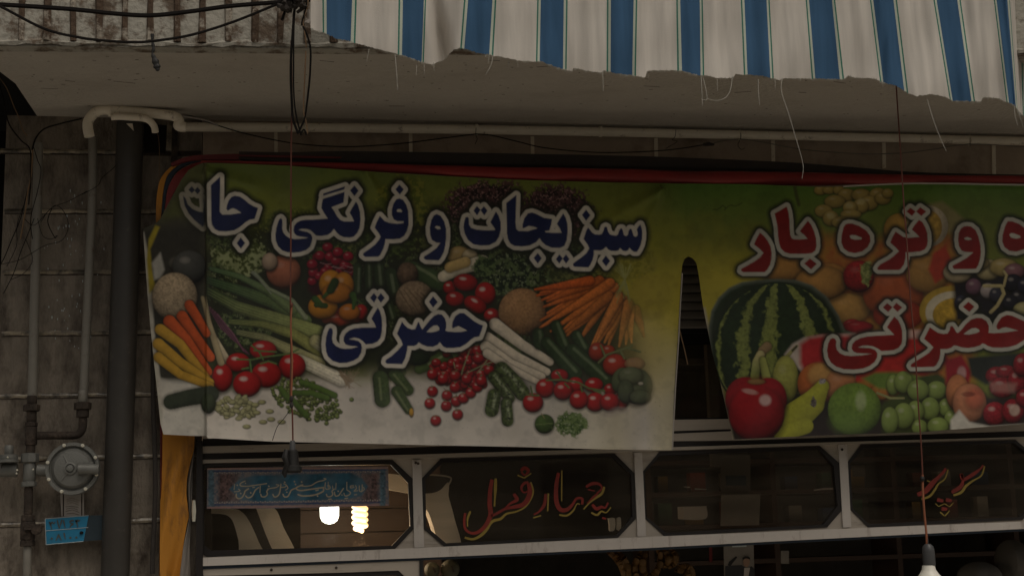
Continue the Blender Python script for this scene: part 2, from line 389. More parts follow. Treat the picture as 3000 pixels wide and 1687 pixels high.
def sheet(name, canvas, top, bot, lef, rig, nx, ny, depth, mt, label=None, parent=None, thick=.0015):
    """cloth sheet whose outline is four curves; depth(px,py)->Y of the cloth, with the folds"""
    tx, ty = zip(*top); bx_, by_ = zip(*bot); lx, ly = zip(*lef); rx_, ry_ = zip(*rig)
    u, v = np.meshgrid(np.linspace(0, 1, nx), np.linspace(0, 1, ny))
    x = tx[0]+(tx[-1]-tx[0])*u; y = ty[0]+0*u
    for _ in range(6):
        y = np.interp(x, tx, ty)*(1-v)+np.interp(x, bx_, by_)*v
        x = np.interp(y, ly, lx)*(1-u)+np.interp(y, ry_, rx_)*u
    Yd = depth(x, y)
    qx = (x-PW/2)/FPX; qy = (PH/2-y)/FPX
    D = np.stack([CD[i]+CR[i]*qx+CU[i]*qy for i in range(3)], -1)
    t = (Yd-CAM.y)/D[..., 1]; P = np.array(CAM)+D*t[..., None]
    P = P.reshape(-1, 3); org = P.mean(0) if parent is None else np.array(ORG[parent.name])
    idx = np.arange(nx*ny).reshape(ny, nx)
    F = np.stack([idx[:-1,:-1], idx[1:,:-1], idx[1:,1:], idx[:-1,1:]], -1).reshape(-1, 4)
    me = bpy.data.meshes.new(name); me.vertices.add(len(P)); me.vertices.foreach_set('co', (P-org).ravel())
    me.loops.add(F.size); me.loops.foreach_set('vertex_index', F.ravel())
    me.polygons.add(len(F)); me.polygons.foreach_set('loop_start', np.arange(0, F.size, 4))
    me.polygons.foreach_set('use_smooth', np.ones(len(F), bool)); me.update(calc_edges=True)
    if canvas is not None:
        at_ = me.color_attributes.new('ink', 'FLOAT_COLOR', 'POINT')
        c = canvas.sample(x, y).reshape(-1, 3); at_.data.foreach_set('color', np.concatenate([c, np.ones((len(c), 1))], 1).ravel())
    me.materials.append(mt)
    o = bpy.data.objects.new(name, me); sc.collection.objects.link(o)
    if parent: o.parent = parent
    else: o.location = org
    ORG[o.name] = Vector(org); return o

cv = Canvas(396, 452, 3170, 1345, 2.0, 5)
n60 = cv.noise(60); n24 = cv.noise(24); n10 = cv.noise(10)
X, Yp = cv.X, cv.Y
def g3(a, b, t): t = np.clip(t, 0, 1)[..., None]; return np.asarray(a)*(1-t)+np.asarray(b)*t
# backgrounds: green at the top fading to yellow, white table below
left = X < 2016
base = g3((.135,.175,.034), (.21,.225,.034), (Yp-500)/130)
yel = g3((.33,.31,.026), (.56,.44,.04), (Yp-700)/230)
side = np.clip((X-1560)/330, 0, 1)
base = base*(1-(np.clip((Yp-610)/200, 0, 1)*side)[..., None])+yel*(np.clip((Yp-610)/200, 0, 1)*side)[..., None]
tab = np.clip((Yp-1060-(X-1100)*-.03+(n60-.5)*60)/70, 0, 1)
tab = np.maximum(tab*(1-side*.35), np.clip((Yp-900)/300, 0, 1)*side)
white = g3((.60,.54,.47), (.70,.64,.56), (Yp-1100)/200)
cv.C[:] = base*(1-tab[..., None])+white*tab[..., None]
mid = np.clip((Yp-700)/60, 0, 1)*np.clip((1120-Yp)/80, 0, 1)*np.clip((1660-X)/200, 0, 1)
cv.C[:] = cv.C*(1-mid[..., None]*.93)+np.array([.02,.026,.010])*mid[..., None]*.93
cv.area([(600,640),(760,650),(1000,620),(1300,600),(1640,640),(1760,700),(1800,860),(1880,1000),(1890,1100),(1700,1170),(1500,1110),(1330,1120),(1190,1075),(1000,1080),(700,1120),(610,1160)], (.022,.027,.011), soft=30, a=.93)
A = Z(400,440,4.2617); B = Z(1000,440,4.2617); C3 = Z(1500,440,4.2617)
Z1 = (400,760,2.587); Z2 = (900,760,2.587); Z3 = (1400,760,2.587); Z4 = (1950,760,2.587); Z5 = (2400,760,2.587)
def E(z, cx, cy, rx, ry, col, **k): cv.ell(z[0]+cx/z[2], z[1]+cy/z[2], rx/z[2], ry/z[2], col, **k)
def S(z, pts, r, col, **k):
    f = Z(*z); r = [q/z[2] for q in r] if isinstance(r, (list, tuple)) else r/z[2]
    cv.stroke([tuple(p) for p in sm([(a, b, 0) for a, b in f(pts)], 4)] if False else f(pts), r, col, **k)
pr = random.Random(11)
LEAF = (.035,.055,.012); LEAF2 = (.16,.20,.04)
cv.leafy(1180, 600, 85, 85, (.09,.12,.015), (.26,.26,.04), 12, a=.8)
cv.leafy(860, 650, 110, 45, (.09,.12,.015), (.24,.26,.05), 6, a=.8)
cv.leafy(1100, 700, 120, 60, LEAF, (.10,.14,.03), 10, a=.9)
cv.leafy(1290, 720, 70, 60, (.04,.06,.01), (.17,.19,.05), 10, a=.8)
cv.leafy(1020, 745, 80, 45, LEAF, (.18,.20,.06), 5)
cv.leafy(1430, 605, 140, 80, (.018,.010,.010), (.10,.045,.045), 7, c3=(.34,.20,.18))
cv.leafy(1630, 620, 115, 85, (.018,.010,.010), (.10,.045,.045), 7, c3=(.34,.20,.18))
cv.leafy(1690, 780, 110, 60, (.05,.06,.015), (.16,.17,.05), 8, a=.8)
cv.leafy(1820, 770, 110, 60, (.14,.14,.02), (.30,.27,.05), 8, a=.6)
cv.leafy(700, 750, 95, 62, (.07,.09,.02), (.34,.38,.18), 9)
cv.leafy(1500, 800, 105, 72, (.012,.022,.008), (.10,.14,.05), 10, c3=(.22,.26,.14))
for x, y, rx, ry in ((640,830,60,60),(900,720,60,40),(1085,760,60,50),(1240,790,60,60),(1310,690,60,40),(1400,740,60,40),(1180,950,70,60),(1060,930,50,60),(1330,1000,80,50),(720,960,90,60),(660,700,60,40),(1600,730,110,35)):
    cv.leafy(x, y, rx, ry, (.016,.026,.008), (.11,.15,.045), 8, a=.85, c3=(.22,.25,.12))
# onion, radishes
E(Z1, 1115, 95, 130, 128, (.50,.17,.09), gloss=.15)
E(Z1, 1010, 20, 60, 70, (.55,.40,.28), gloss=.1)
cv.area([(905,770),(960,735),(1015,760),(1020,830),(950,890),(905,850)], (.05,.005,.01), soft=8)
for i in range(34):
    a = pr.uniform(0, 6.28); q = math.sqrt(pr.random())
    x = 958+q*60*math.cos(a)+8; y = 800+q*72*math.sin(a)
    cv.ell(x, y, 14, 14, (.36,.012,.035), gloss=.25, tex=.2)
for x, y in ((960,725),(937,750),(967,753),(985,765),(915,775),(1010,778),(990,740),(1020,752)): cv.ell(x, y, 16, 15, (.38,.012,.035), gloss=.3)
for i in range(14):
    x = pr.uniform(930, 1030); y = pr.uniform(760, 860); cv.stroke([(x,y),(x+20,y+6),(x+34,y+pr.uniform(-8,12))], .9, (.5,.3,.3), shade=0, a=.7)
# dark marrows behind
for p, r in (([(385,60),(380,230)],36),([(460,30),(465,210)],30),([(535,20),(550,180)],42),([(630,110),(650,230)],50),([(610,330),(640,430)],38)):
    S(Z2, p, r, (.035,.055,.02)); S(Z2, [(a+8, b+10) for a, b in p], r*.25, (.20,.24,.14), a=.6, soft=4, shade=.2)
S(Z2, [(760,60),(860,90),(960,170)], [50,82], (.05,.085,.03)); S(Z2, [(830,55),(930,110),(1000,160)], 12, (.25,.30,.16), a=.6, soft=4, shade=0)
E(Z2, 760, 110, 80, 90, (.16,.10,.06), gloss=0, tex=.6)
E(Z2, 815, 300, 145, 138, (.34,.24,.15), gloss=0, tex=.5, cell=6)
for k in range(5): S(Z2, [(690+k*42, 220+k*8), (740+k*45, 300), (800+k*42, 390)], 3, (.10,.06,.035), shade=0, a=.8, soft=2)
# garlic, white radish
E(Z3, -140, -30, 95, 70, (.52,.36,.14), gloss=.15); E(Z3, -60, -20, 60, 60, (.62,.50,.30), gloss=.1)
S(Z2, [(1030,130),(1150,70),(1330,20)], [40,52], (.70,.62,.46)); S(Z2, [(1080,60),(1200,20)], 40, (.60,.42,.16))
cv.leafy(1420, 780, 34, 34, (.02,.04,.01), (.14,.2,.07), 8)
# peppers
RED = (.46,.018,.016); OR = (.66,.27,.02)
for z, x, y, rx, ry, c in ((Z2,330,420,130,70,RED),(Z2,410,400,50,60,RED),(Z2,230,455,120,50,(.45,.06,.02)),(Z2,120,360,112,95,OR),(Z2,320,400,80,65,(.62,.20,.02)),(Z2,180,190,90,110,OR),(Z2,275,200,78,105,(.62,.24,.02)),(Z2,225,255,110,80,(.62,.22,.02))):
    E(z, x, y, rx, ry, c, gloss=.3)
for p in ([(205,190),(170,240),(125,285)], [(60,300),(110,350),(140,360)], [(345,270),(360,310),(350,370)]): S(Z2, p, [26,11], (.05,.11,.02))
S(Z2, [(210,170),(180,230)], 30, (.03,.06,.012)); S(Z2, [(70,345),(140,350)], 20, (.04,.08,.015))
# tomatoes behind the word
for x, y, rx, ry, an in ((1080,215,50,50,0),(1120,300,72,58,.1),(1200,175,92,66,.1),(1350,260,78,88,-.1),(1275,345,92,62,.5),(1400,430,62,60,.1)): E(Z2, x, y, rx, ry, RED, ang=an, gloss=.75)
# cantaloupe
E(Z3, 335, 400, 178, 182, (.50,.27,.12), gloss=0, tex=.38, cell=5, dark=.35)
# carrots
heads = [(840,150),(800,175),(935,155),(960,190),(1000,190),(1030,220),(940,310),(1060,270),(1085,300),(1120,330),(1150,350),(1185,380)]
tips = [(445,245),(480,272),(520,330),(520,420),(480,530),(640,530),(690,580),(850,640),(900,610),(985,650),(1110,640),(1260,600)]
seq = []
for i in range(23):
    t = i/22; ft = t*(len(tips)-1); k = int(min(ft, len(tips)-2)); f = ft-k
    tp = [tips[k][q]*(1-f)+tips[k+1][q]*f for q in (0, 1)]; hd = [heads[k][q]*(1-f)+heads[k+1][q]*f for q in (0, 1)]
    seq.append((t, (tp[0]+pr.uniform(-25,25), tp[1]+pr.uniform(-25,18)), (hd[0]+pr.uniform(-18,18), hd[1]+pr.uniform(-14,14))))
pr.shuffle(seq)
for t, tp, hd in seq:
    mx, my = (tp[0]+hd[0])/2+pr.uniform(-8,8), (tp[1]+hd[1])/2+pr.uniform(-8,8)
    c = np.array((.64,.125,.020))*(1-t)+np.array((.64,.27,.06))*t
    S(Z3, [hd, (mx, my), tp], [38, 28, 8], c*pr.uniform(.75, 1.1), tex=.35, cell=5, shade=.9)
for i in range(18):
    S(Z3, [(1100+pr.uniform(-60,60), 330-pr.uniform(0,130)), (1115, 150), (1090+pr.uniform(-90,90), 20+pr.uniform(-10,40))], 3.5, (.36,.36,.12), shade=.2, a=.7)
cv.ell(1905, 872, 66, 68, (.42,.33,.05), gloss=0, a=.5, flat=.5, soft=.15)
w = cv.win(1700, 900, 2016, 1260); fade = np.clip((cv.X[w]-1790)/110, 0, 1)*np.clip((cv.Y[w]-900)/60, 0, 1)*np.clip((1230-cv.Y[w])/200, 0, 1)
cv.mix(w, fade*.6, (.56,.45,.14))
# leeks
for p, r, c, c2 in (([(540,160),(800,240),(1050,330),(1270,470)],[30,58],(.03,.07,.03),(.13,.18,.06)),
                    ([(560,70),(780,130),(1000,240),(1180,380)],[16,36],(.05,.11,.05),(.16,.21,.08)),
                    ([(540,240),(760,360),(1050,450),(1380,560)],[34,60],(.03,.06,.025),(.30,.33,.11)),
                    ([(700,470),(950,490),(1180,560),(1400,700)],[20,48],(.03,.06,.02),(.34,.34,.10)),
                    ([(760,550),(960,590),(1150,680),(1380,790)],[22,50],(.04,.06,.02),(.45,.42,.20)),
                    ([(1230,760),(1400,840),(1550,910)],[44,52],(.60,.56,.38),(.70,.64,.52)),
                    ([(1360,620),(1420,660)],[50,50],(.50,.46,.22),(.6,.56,.4)),
                    ([(900,100),(1000,220),(1180,310),(1280,440)],[10,20],(.16,.20,.12),(.24,.27,.16))):
    S(Z1, p, r, c, col2=c2, tex=.3, cell=5)
    for k in (-.5, 0, .45): S(Z1, [(a, b+k*r[0]*1.3) for a, b in p], 2.5, tuple(q*1.7 for q in c2), shade=0, a=.35, soft=1.5)
S(Z1, [(880,100),(930,150),(1020,260)], [14,5], (.30,.33,.24), a=.7)
for i in range(26): S(Z2, [(250+pr.uniform(-20,10), 860+pr.uniform(-30,30)), (310+pr.uniform(-20,40), 900+pr.uniform(-20,60)), (330+pr.uniform(-60,80), 900+pr.uniform(-80,90))], 2.6, (.30,.22,.14), shade=0, a=.7, soft=1.5)
for i in range(9): S(Z1, [(540+i*9, 350+i*8), (640+i*12, 520+i*6), (850-i*5, 715-i*3)], 6, (.07,.02,.035) if i % 2 else (.20,.08,.12), shade=.5, a=.9)
for dx in (0, 40, 85): S(Z1, [(520+dx*.4, 290+dx*3), (560+dx*.5, 520+dx), (640+dx*.7, 780)], [10,24], (.42,.36,.20), col2=(.60,.50,.34))
for x, y, rx, ry in ((960,685,102,72),(770,780,92,72),(650,895,78,108),(1180,808,102,98),(985,872,112,100),(837,945,106,98)): E(Z1, x, y, rx, ry, (.50,.018,.018), gloss=.7)
for p in ([(760,755),(870,760),(960,740),(1150,715)], [(870,650),(930,700),(960,760)], [(860,770),(870,850)], [(940,790),(1000,770),(1060,790)], [(800,830),(850,820)], [(1150,715),(1230,680)], [(890,690),(1060,700)]): S(Z1, p, 6.5, (.12,.19,.06), shade=.4)
# beans and peas
for i in range(85):
    a = pr.uniform(0, 6.28); q = pr.random()**.6; E(Z1, 760+q*165*math.cos(a), 1120+q*85*math.sin(a), 27, 16, (.42,.40,.20), ang=pr.uniform(-1,1), gloss=.12, dark=.45)
for x, y in ((910,1160),(960,1230),(1010,1150),(1020,1210),(1100,1230),(835,1265),(950,1080),(900,1100)): E(Z1, x, y, 30, 17, (.44,.42,.20), gloss=.1)
for i in range(230):
    a = pr.uniform(0, 6.28); q = pr.random()**.7; x = 1290+q*265*math.cos(a); y = 1060+q*150*math.sin(a)+.25*(x-1290)
    E(Z1, x, y, 15, 14, (.19,.24,.06), gloss=.25, dark=.2)
for x, y in ((1370,1160),(1440,1240),(1520,1190),(1460,1200),(1370,1215),(1630,1060),(1520,1100),(1100,1105)): E(Z1, x, y, 17, 16, (.20,.26,.06), gloss=.15)
for p in ([(1250,930),(1370,970),(1500,1030)], [(1185,1010),(1320,1010),(1440,1050)], [(1090,975),(1130,1030),(1170,1060)], [(1180,1060),(1230,1120),(1285,1180)]): S(Z1, p, [20,24], (.09,.15,.03))
cv.leafy(1500, 1010, 70, 40, (.02,.035,.01), (.12,.16,.05), 7, a=.8); cv.leafy(1150, 1090, 40, 26, (.02,.035,.01), (.12,.16,.05), 6, a=.8)
# gherkins etc in front
S(Z2, [(850,830),(930,790),(1040,730)], [36,46], (.07,.11,.03)); S(Z2, [(920,790),(1020,735)], 9, (.35,.38,.2), a=.6, shade=0, soft=3)
E(Z2, 600, 830, 60, 50, (.03,.05,.015)); E(Z2, 840, 740, 90, 60, (.02,.035,.012), gloss=0)
for p, r in (([(555,900),(570,1060)],60),([(665,870),(765,990)],[50,42]),([(680,1000),(770,1140)],[44,34])):
    S(Z2, p, r, (.06,.09,.03), tex=.4, cell=6); S(Z2, [(a-8, b) for a, b in p], 8, (.30,.34,.16), a=.4, shade=0, soft=4)
E(Z2, 790, 1160, 18, 34, (.62,.34,.04), gloss=0)
for i in range(110):
    a = pr.uniform(0, 6.28); q = math.sqrt(pr.random()); E(Z2, 1180+q*250*math.cos(a)+20, 830+q*150*math.sin(a)+(0), pr.uniform(28,38), pr.uniform(28,36), (.42,.014,.018), gloss=.45, tex=.3)
for x, y in ((950,870),(1030,905),(1120,880),(1210,905),(1320,870),(1380,840),(1410,760),(1290,690),(1300,750),(950,1000),(930,1090),(1060,1030),(1055,1110),(1130,1075),(1185,1050),(1240,1010),(1290,965),(1320,920),(1140,1175),(975,1220),(1120,970)):
    E(Z2, x, y, 41, 42, (.46,.014,.018), gloss=.55)
    for k in range(5): S(Z2, [(x, y-34), (x+pr.uniform(-26,26), y-46+pr.uniform(-10,18))], 2.2, (.16,.18,.09), shade=0, soft=1.4)
for p in ([(1230,690),(1180,830),(1170,870)], [(1380,740),(1290,860)], [(1110,780),(1120,820)], [(1230,850),(1330,800),(1420,770)]): S(Z2, p, 4.5, (.26,.28,.14), shade=.3)
for p, r in (([(130,490),(340,650),(545,775)],[46,30]),([(70,590),(300,740),(520,850)],[42,30]),([(60,660),(250,790),(485,885)],[42,28]),([(70,710),(240,820),(450,925)],[34,22])): S(Z3, p, r, (.72,.62,.48), tex=.2, shade=.6)
for p, r in (([(455,560),(465,640)],44),([(745,575),(800,680)],[40,50]),([(590,500),(655,660)],[42,46]),([(520,630),(620,740),(730,860)],[44,58]),([(715,690),(830,790),(960,910)],[50,62])):
    S(Z3, p, r, (.035,.062,.02), tex=.3); S(Z3, [(a+14, b-14) for a, b in p], 11, (.22,.28,.15), a=.55, shade=0, soft=5)
E(Z3, 905, 700, 66, 72, (.46,.05,.02), gloss=.5); E(Z3, 990, 690, 50, 42, (.46,.06,.02), gloss=.5); E(Z3, 1040, 800, 92, 84, (.48,.05,.025), gloss=.6)
E(Z3, 1190, 790, 80, 50, (.60,.32,.16), gloss=.1, a=.6)
for p in ([(915,780),(980,720),(1130,670),(1230,700)], [(930,650),(960,720)], [(1080,690),(1110,750)], [(1130,670),(1170,650)]): S(Z3, p, 8, (.18,.20,.08), shade=.4)
for p, r in (([(180,830),(260,910),(335,1010)],[56,58]),([(120,890),(170,960),(240,1050)],[44,40]),([(125,1030),(105,1140)],52),([(215,1090),(225,1220)],44)):
    S(Z3, p, r, (.07,.095,.03), tex=1.1, cell=6); S(Z3, [(a+10, b-12) for a, b in p], 12, (.40,.44,.28), a=.4, shade=0, soft=5, tex=1.6, cell=6)
for x, y, rx, ry in ((620,880,66,50),(880,950,70,56),(740,950,60,60),(1005,985,50,46),(510,975,72,74),(645,995,72,72),(1085,1072,56,66),(890,1080,74,74),(765,1062,70,72),(1000,1080,72,70),(418,1085,78,74)): E(Z3, x, y, rx, ry, (.50,.016,.016), gloss=.65)
for p in ([(520,915),(640,910),(760,930),(840,975),(960,995)], [(600,850),(640,910)], [(660,940),(690,970)], [(780,960),(790,1000)], [(880,990),(930,1010)], [(400,960),(415,1030)], [(370,1025),(460,1030)]): S(Z3, p, 7, (.13,.17,.06), shade=.4)
for x, y in ((1000,1170),(1080,1140)): E(Z3, x, y, 70, 26, (.42,.34,.30), gloss=0, a=.45, flat=1, soft=.6)
E(Z3, 1200, 960, 125, 135, (.15,.17,.09), gloss=.0, tex=.2, dark=.4); E(Z3, 1085, 915, 70, 98, (.12,.15,.07), gloss=0, ang=.3, dark=.4); E(Z3, 1160, 880, 90, 66, (.17,.19,.10), gloss=.1, dark=.5); E(Z3, 1120, 1000, 60, 90, (.11,.13,.07), gloss=0, dark=.4, soft=.1); E(Z3, 1230, 1040, 80, 55, (.13,.15,.08), gloss=0, dark=.35, soft=.15); E(Z3, 1235, 940, 22, 14, (.6,.55,.42), gloss=0)
E(Z3, 505, 1245, 74, 74, (.08,.14,.03), gloss=0, tex=.4); cv.leafy(1400+700/2.587, 760+1248/2.587, 50, 36, (.05,.10,.02), (.17,.24,.08), 8, c3=(.3,.36,.2))
S(Z3, [(440,1250),(570,1240)], 2, (.22,.28,.1), shade=0); S(Z3, [(480,1165),(505,1200)], 3, (.3,.25,.12), shade=0)
# ------------- flap at the left end (its own faded, greyer print)
w = cv.win(396, 470, 607, 1300); m_ = (cv.X[w] < 604)
cv.mix(w, m_*1., (.10,.095,.06))
cv.area([(560,480),(604,480),(604,660),(520,640),(470,650)], (.12,.13,.04), soft=12, a=.8)
cv.area([(400,665),(604,640),(604,1130),(440,1130)], (.045,.042,.032), soft=26)
E(Z1, 330, 30, 90, 60, (.16,.15,.12), gloss=0, soft=.4); E(Z1, 400, 60, 130, 130, (.10,.10,.09), gloss=.25, soft=.1)
cv.area([(400,1110),(604,1120),(604,1300),(396,1300)], (.66,.62,.54), soft=10)
cv.area([(400,670),(422,680),(437,760),(448,900),(455,1000),(480,1180),(470,1275),(396,1275)], (.56,.52,.43), soft=3)
cv.area([(455,660),(468,665),(440,730),(447,800),(455,840),(437,860),(430,760),(436,700)], (.42,.33,.03), soft=3)
cv.area([(445,770),(470,740),(482,790),(470,815),(452,820)], (.5,.48,.42), soft=4)
E(Z1, 290, 285, 172, 185, (.55,.42,.27), gloss=0, tex=.55, cell=4, dark=.3)
S(Z1, [(500,290),(560,520),(640,780)], [14,26], (.40,.32,.18))
for p, r in (([(400,345),(460,440),(530,560)],[38,30]),([(345,430),(430,560),(560,740)],[42,34]),([(250,470),(370,600),(540,850)],[48,34])): S(Z1, p, r, (.58,.10,.025))
for p, r in (([(180,530),(330,640),(530,900)],[42,30]),([(165,640),(330,780),(555,930)],[44,32]),([(165,740),(330,870),(560,960)],[38,28])): S(Z1, p, r, (.56,.32,.04))
cv.area([(462,1105),(520,1128),(604,1142),(604,1180),(460,1160)], (.60,.56,.48), soft=6, a=.8)
S(Z1, [(260,1078),(400,1045),(560,1020)], [56,64], (.045,.055,.035), shade=.6); E(Z1, 545, 1090, 56, 78, (.05,.065,.03), gloss=0)
# ------------- right banner print
w = cv.win(1890, 452, 3170, 1345); Xw, Yw = cv.X[w], cv.Y[w]
n6w = cv.noise(60)[w]; n2w = cv.noise(24)[w]
gcol = g3((.10,.20,.030), (.185,.215,.034), (Yw-545)/140); ycol = g3((.30,.28,.025), (.50,.42,.04), (Yw-700)/120)
t = np.clip((Yw-630+(n6w-.5)*120)/170, 0, 1)*np.clip((2420-Xw)/120, 0, 1); ccol = gcol*(1-t[..., None])+ycol*t[..., None]
t2 = np.clip((Xw-2290+(Yw-640)*.25+(n6w-.5)*90)/90, 0, 1)*np.clip((Yw-660+(n6w-.5)*60)/50, 0, 1)*np.clip((2830-Xw)/40+np.clip((Yw-760)/40, 0, 1), 0, 1)
ccol = ccol*(1-t2[..., None])+g3((.42,.20,.03), (.50,.13,.03), (n2w-.3)*2)*t2[..., None]
ml = np.clip((Xw-1890)/120, 0, 1)[..., None]; cv.C[w] = cv.C[w]*(1-ml)+ccol*ml
cv.area([(2090,1180),(3170,1150),(3170,1345),(2110,1345)], (.03,.02,.018), soft=12)
tb_ = (np.clip((Yw-950)/230, 0, 1)*np.clip((2030-Xw)/30, 0, 1))[..., None]*ml; cv.C[w] = cv.C[w]*(1-tb_)+np.array([.66,.60,.50])*tb_
cv.area([(2050,900),(2066,900),(2150,1290),(2130,1320),(2070,1320)], (.50,.44,.30), soft=4)
D4 = (2000,440,4.2617); D5 = (2400,440,4.2617)
for x, y, rx, ry in ((1720,500,80,60),(1830,500,80,50),(1950,500,70,60),(2050,560,110,80),(1900,640,130,80),(1760,760,110,80),(2230,560,120,80),(2440,560,110,90),(2330,660,110,90),(2220,700,100,90),(2090,720,90,85),(1850,850,100,95),(2500,600,100,80),(2100,800,130,60),(1980,900,120,70),(2560,540,70,60)): E(D4, x, y, rx, ry, (.46,.34,.09), gloss=.2, dark=.5, soft=.1)
for x, y in ((1850,820),(2080,690),(2230,640)): E(D4, x, y, 50, 40, (.56,.50,.26), gloss=0, a=.5, flat=1, soft=.6)
S(D4, [(1400,460),(1420,560),(1450,680)], 22, (.05,.04,.02), a=.7, shade=.1, soft=4)
cv.area([(2712,600),(2760,590),(2800,620),(2850,665),(2800,690),(2740,660)], (.34,.26,.12), soft=6, a=.7)
E(D4, 2700, 1000, 190, 210, (.52,.30,.06), gloss=0); E(D5, 1350, 950, 260, 260, (.62,.52,.36), gloss=0, flat=.5); E(D5, 1320, 960, 215, 225, (.58,.36,.06), gloss=0, flat=.5, tex=.4)
for x, y, rx, ry, c, kk in ((80,150,140,120,(.58,.27,.06),{}),(220,370,170,115,(.62,.34,.09),{}),(560,250,230,200,(.55,.12,.03),{}),(600,420,190,120,(.42,.05,.02),{}),(820,110,160,140,(.50,.26,.06),{}),(1330,620,1,1,RED,{})): E(Z5, x, y, rx, ry, c, gloss=.04, dark=.5, soft=.05)
E(Z4, 900, 60, 200, 110, (.55,.27,.06), gloss=0, soft=.1); E(Z4, 1180, 180, 200, 130, (.60,.30,.07), gloss=0, soft=.08)
E(Z5, 300, 130, 118, 122, (.45,.02,.02), gloss=.1, tex=.5, cell=5); cv.leafy(2400+360/2.587, 760+100/2.587, 20, 36, (.16,.2,.05), (.36,.38,.12), 6)
cv.area([(2735,740),(2770,720),(2800,790),(2740,830),(2720,790)], (.50,.05,.02), soft=5)
E(Z5, 1010, 390, 250, 190, (.55,.36,.05), gloss=0, flat=.5); E(Z5, 1020, 400, 215, 160, (.70,.62,.45), gloss=0, flat=.7); E(Z5, 1040, 420, 180, 130, (.60,.38,.05), gloss=0, flat=.5, tex=.4)
cv.leafy(2860, 850, 60, 60, (.03,.02,.03), (.15,.12,.15), 8); cv.area([(2790,820),(2860,800),(3170,800),(3170,960),(2800,940)], (.02,.018,.022), soft=8)
for x, y, rx, ry, c in ((1050,100,110,80,(.62,.5,.3)),(1280,80,100,80,(.60,.5,.25)),(1400,60,110,70,(.55,.42,.15)),(1180,30,110,60,(.58,.44,.18)),(1480,90,80,60,(.3,.14,.16)),(1170,210,62,66,(.20,.10,.14)),(1080,330,55,60,(.05,.05,.08)),(1280,240,60,60,(.45,.38,.36)),(1340,270,50,60,(.05,.05,.07)),(1470,180,70,70,(.025,.025,.035)),(1510,290,60,60,(.03,.03,.04)),(1450,330,60,60,(.03,.03,.04)),(1560,200,60,60,(.03,.03,.05)),(1600,320,70,60,(.03,.03,.04))): E(Z5, x, y, rx, ry, c, gloss=.3)
S(Z5, [(1250,200),(1380,200),(1400,260),(1350,350),(1300,400)], 13, (.50,.42,.20), shade=.4); S(Z5, [(1400,200),(1420,120),(1400,90)], 10, (.5,.42,.2), shade=.4)
E(Z5, 1560, 380, 90, 60, (.5,.45,.2), gloss=.1)
# watermelon and its slice
E(Z5, 250, 500, 70, 50, (.45,.03,.03), gloss=.2); E(Z5, 300, 510, 110, 45, (.42,.02,.025), gloss=.1)
cv.area([(2340,1010),(2400,985),(2470,975),(2700,970),(2760,985),(2780,1060),(2700,1110),(2560,1110),(2440,1130),(2350,1110)], (.50,.03,.025), soft=5)
cv.area([(2560,968),(2700,966),(2790,975),(2790,992),(2560,990)], (.62,.40,.34), soft=5)
mw = Z(1950,760,2.587)([(330,640),(325,520),(345,390),(400,290),(480,215),(580,170),(700,155),(850,148),(1000,158),(1110,195),(1220,280),(1310,420),(1360,540),(1440,560),(1440,900),(900,900),(700,1000),(470,980),(400,880),(350,740)])
cx0, cy0 = 1950+850/2.587, 760+690/2.587
cv.area(mw, (.17,.20,.15), soft=3); cv.area([(cx0+(a-cx0)*.972, cy0+(b-cy0)*.965) for a, b in mw], (.022,.042,.014), soft=7)
cv.ell(cx0, cy0, 492/2.587, 520/2.587, (.022,.042,.014), gloss=.0, dark=.5, tex=.3)
w2 = cv.win(2070, 815, 2500, 1150); Xm, Ym = cv.X[w2], cv.Y[w2]
vv = (Ym-cy0)/(520/2.587); hw_ = np.sqrt(np.clip(1-vv*vv, .0, 1)); uu = (Xm-cx0)/(492/2.587)/np.maximum(hw_, .05)
for uc, wd_ in ((-.93,.05),(-.55,.10),(-.12,.13),(.50,.13),(.88,.06)):
    wob = uc+(cv.noise(24)[w2]-.5)*.16; ms = np.clip((wd_*(.50+cv.noise(10)[w2])-np.abs(uu-wob))*22, 0, 1)*(np.abs(uu) < .97)*(np.hypot((Xm-cx0)/(492/2.587), vv) < .97)
    cv.mix(w2, ms*(.35+cv.noise(6)[w2]), (.26,.30,.07))
cv.area(Z(1950,760,2.587)([(900,720),(960,640),(1050,590),(1180,570),(1440,560),(1440,830),(1250,880),(1060,880)]), (.62,.52,.44), soft=4)
cv.area(Z(1950,760,2.587)([(1020,640),(1090,590),(1200,575),(1440,575),(1440,820),(1180,860),(1060,880),(1020,780)]), (.52,.03,.035), soft=8)
S(Z4, [(900,760),(950,700),(995,655)], [18,10], (.36,.34,.12)); S(Z4, [(960,690),(992,658)], 7, (.04,.03,.02))
S(Z4, [(770,660),(735,690),(720,740)], [36,30], (.30,.20,.10)); S(Z4, [(720,720),(690,780),(675,900)], [32,34], (.55,.48,.22), col2=(.22,.28,.06)); S(Z4, [(735,760),(765,900)], [26,34], (.36,.38,.10))
E(Z4, 910, 910, 98, 182, (.42,.42,.09), gloss=.12, dark=.45, tex=.25)
E(Z4, 1150, 940, 150, 160, (.58,.16,.04), gloss=0, dark=.45); E(Z4, 1190, 880, 120, 100, (.62,.40,.12), gloss=0, a=.7, soft=.4); E(Z4, 1330, 960, 120, 140, (.62,.26,.10), gloss=.1, a=.9, soft=.1)
S(Z4, [(900,1250),(1000,1180),(1110,1090),(1190,960)], [110,112,95,50], (.42,.42,.04), shade=.55); S(Z4, [(880,1320),(1060,1260)], 60, (.42,.42,.04), shade=.5)
cv.leafy(1950+1120/2.587, 760+1080/2.587, 9, 15, (.08,.06,.05), (.2,.17,.15), 4); cv.leafy(1950+1190/2.587, 760+920/2.587, 12, 8, (.2,.17,.17), (.4,.36,.36), 4)
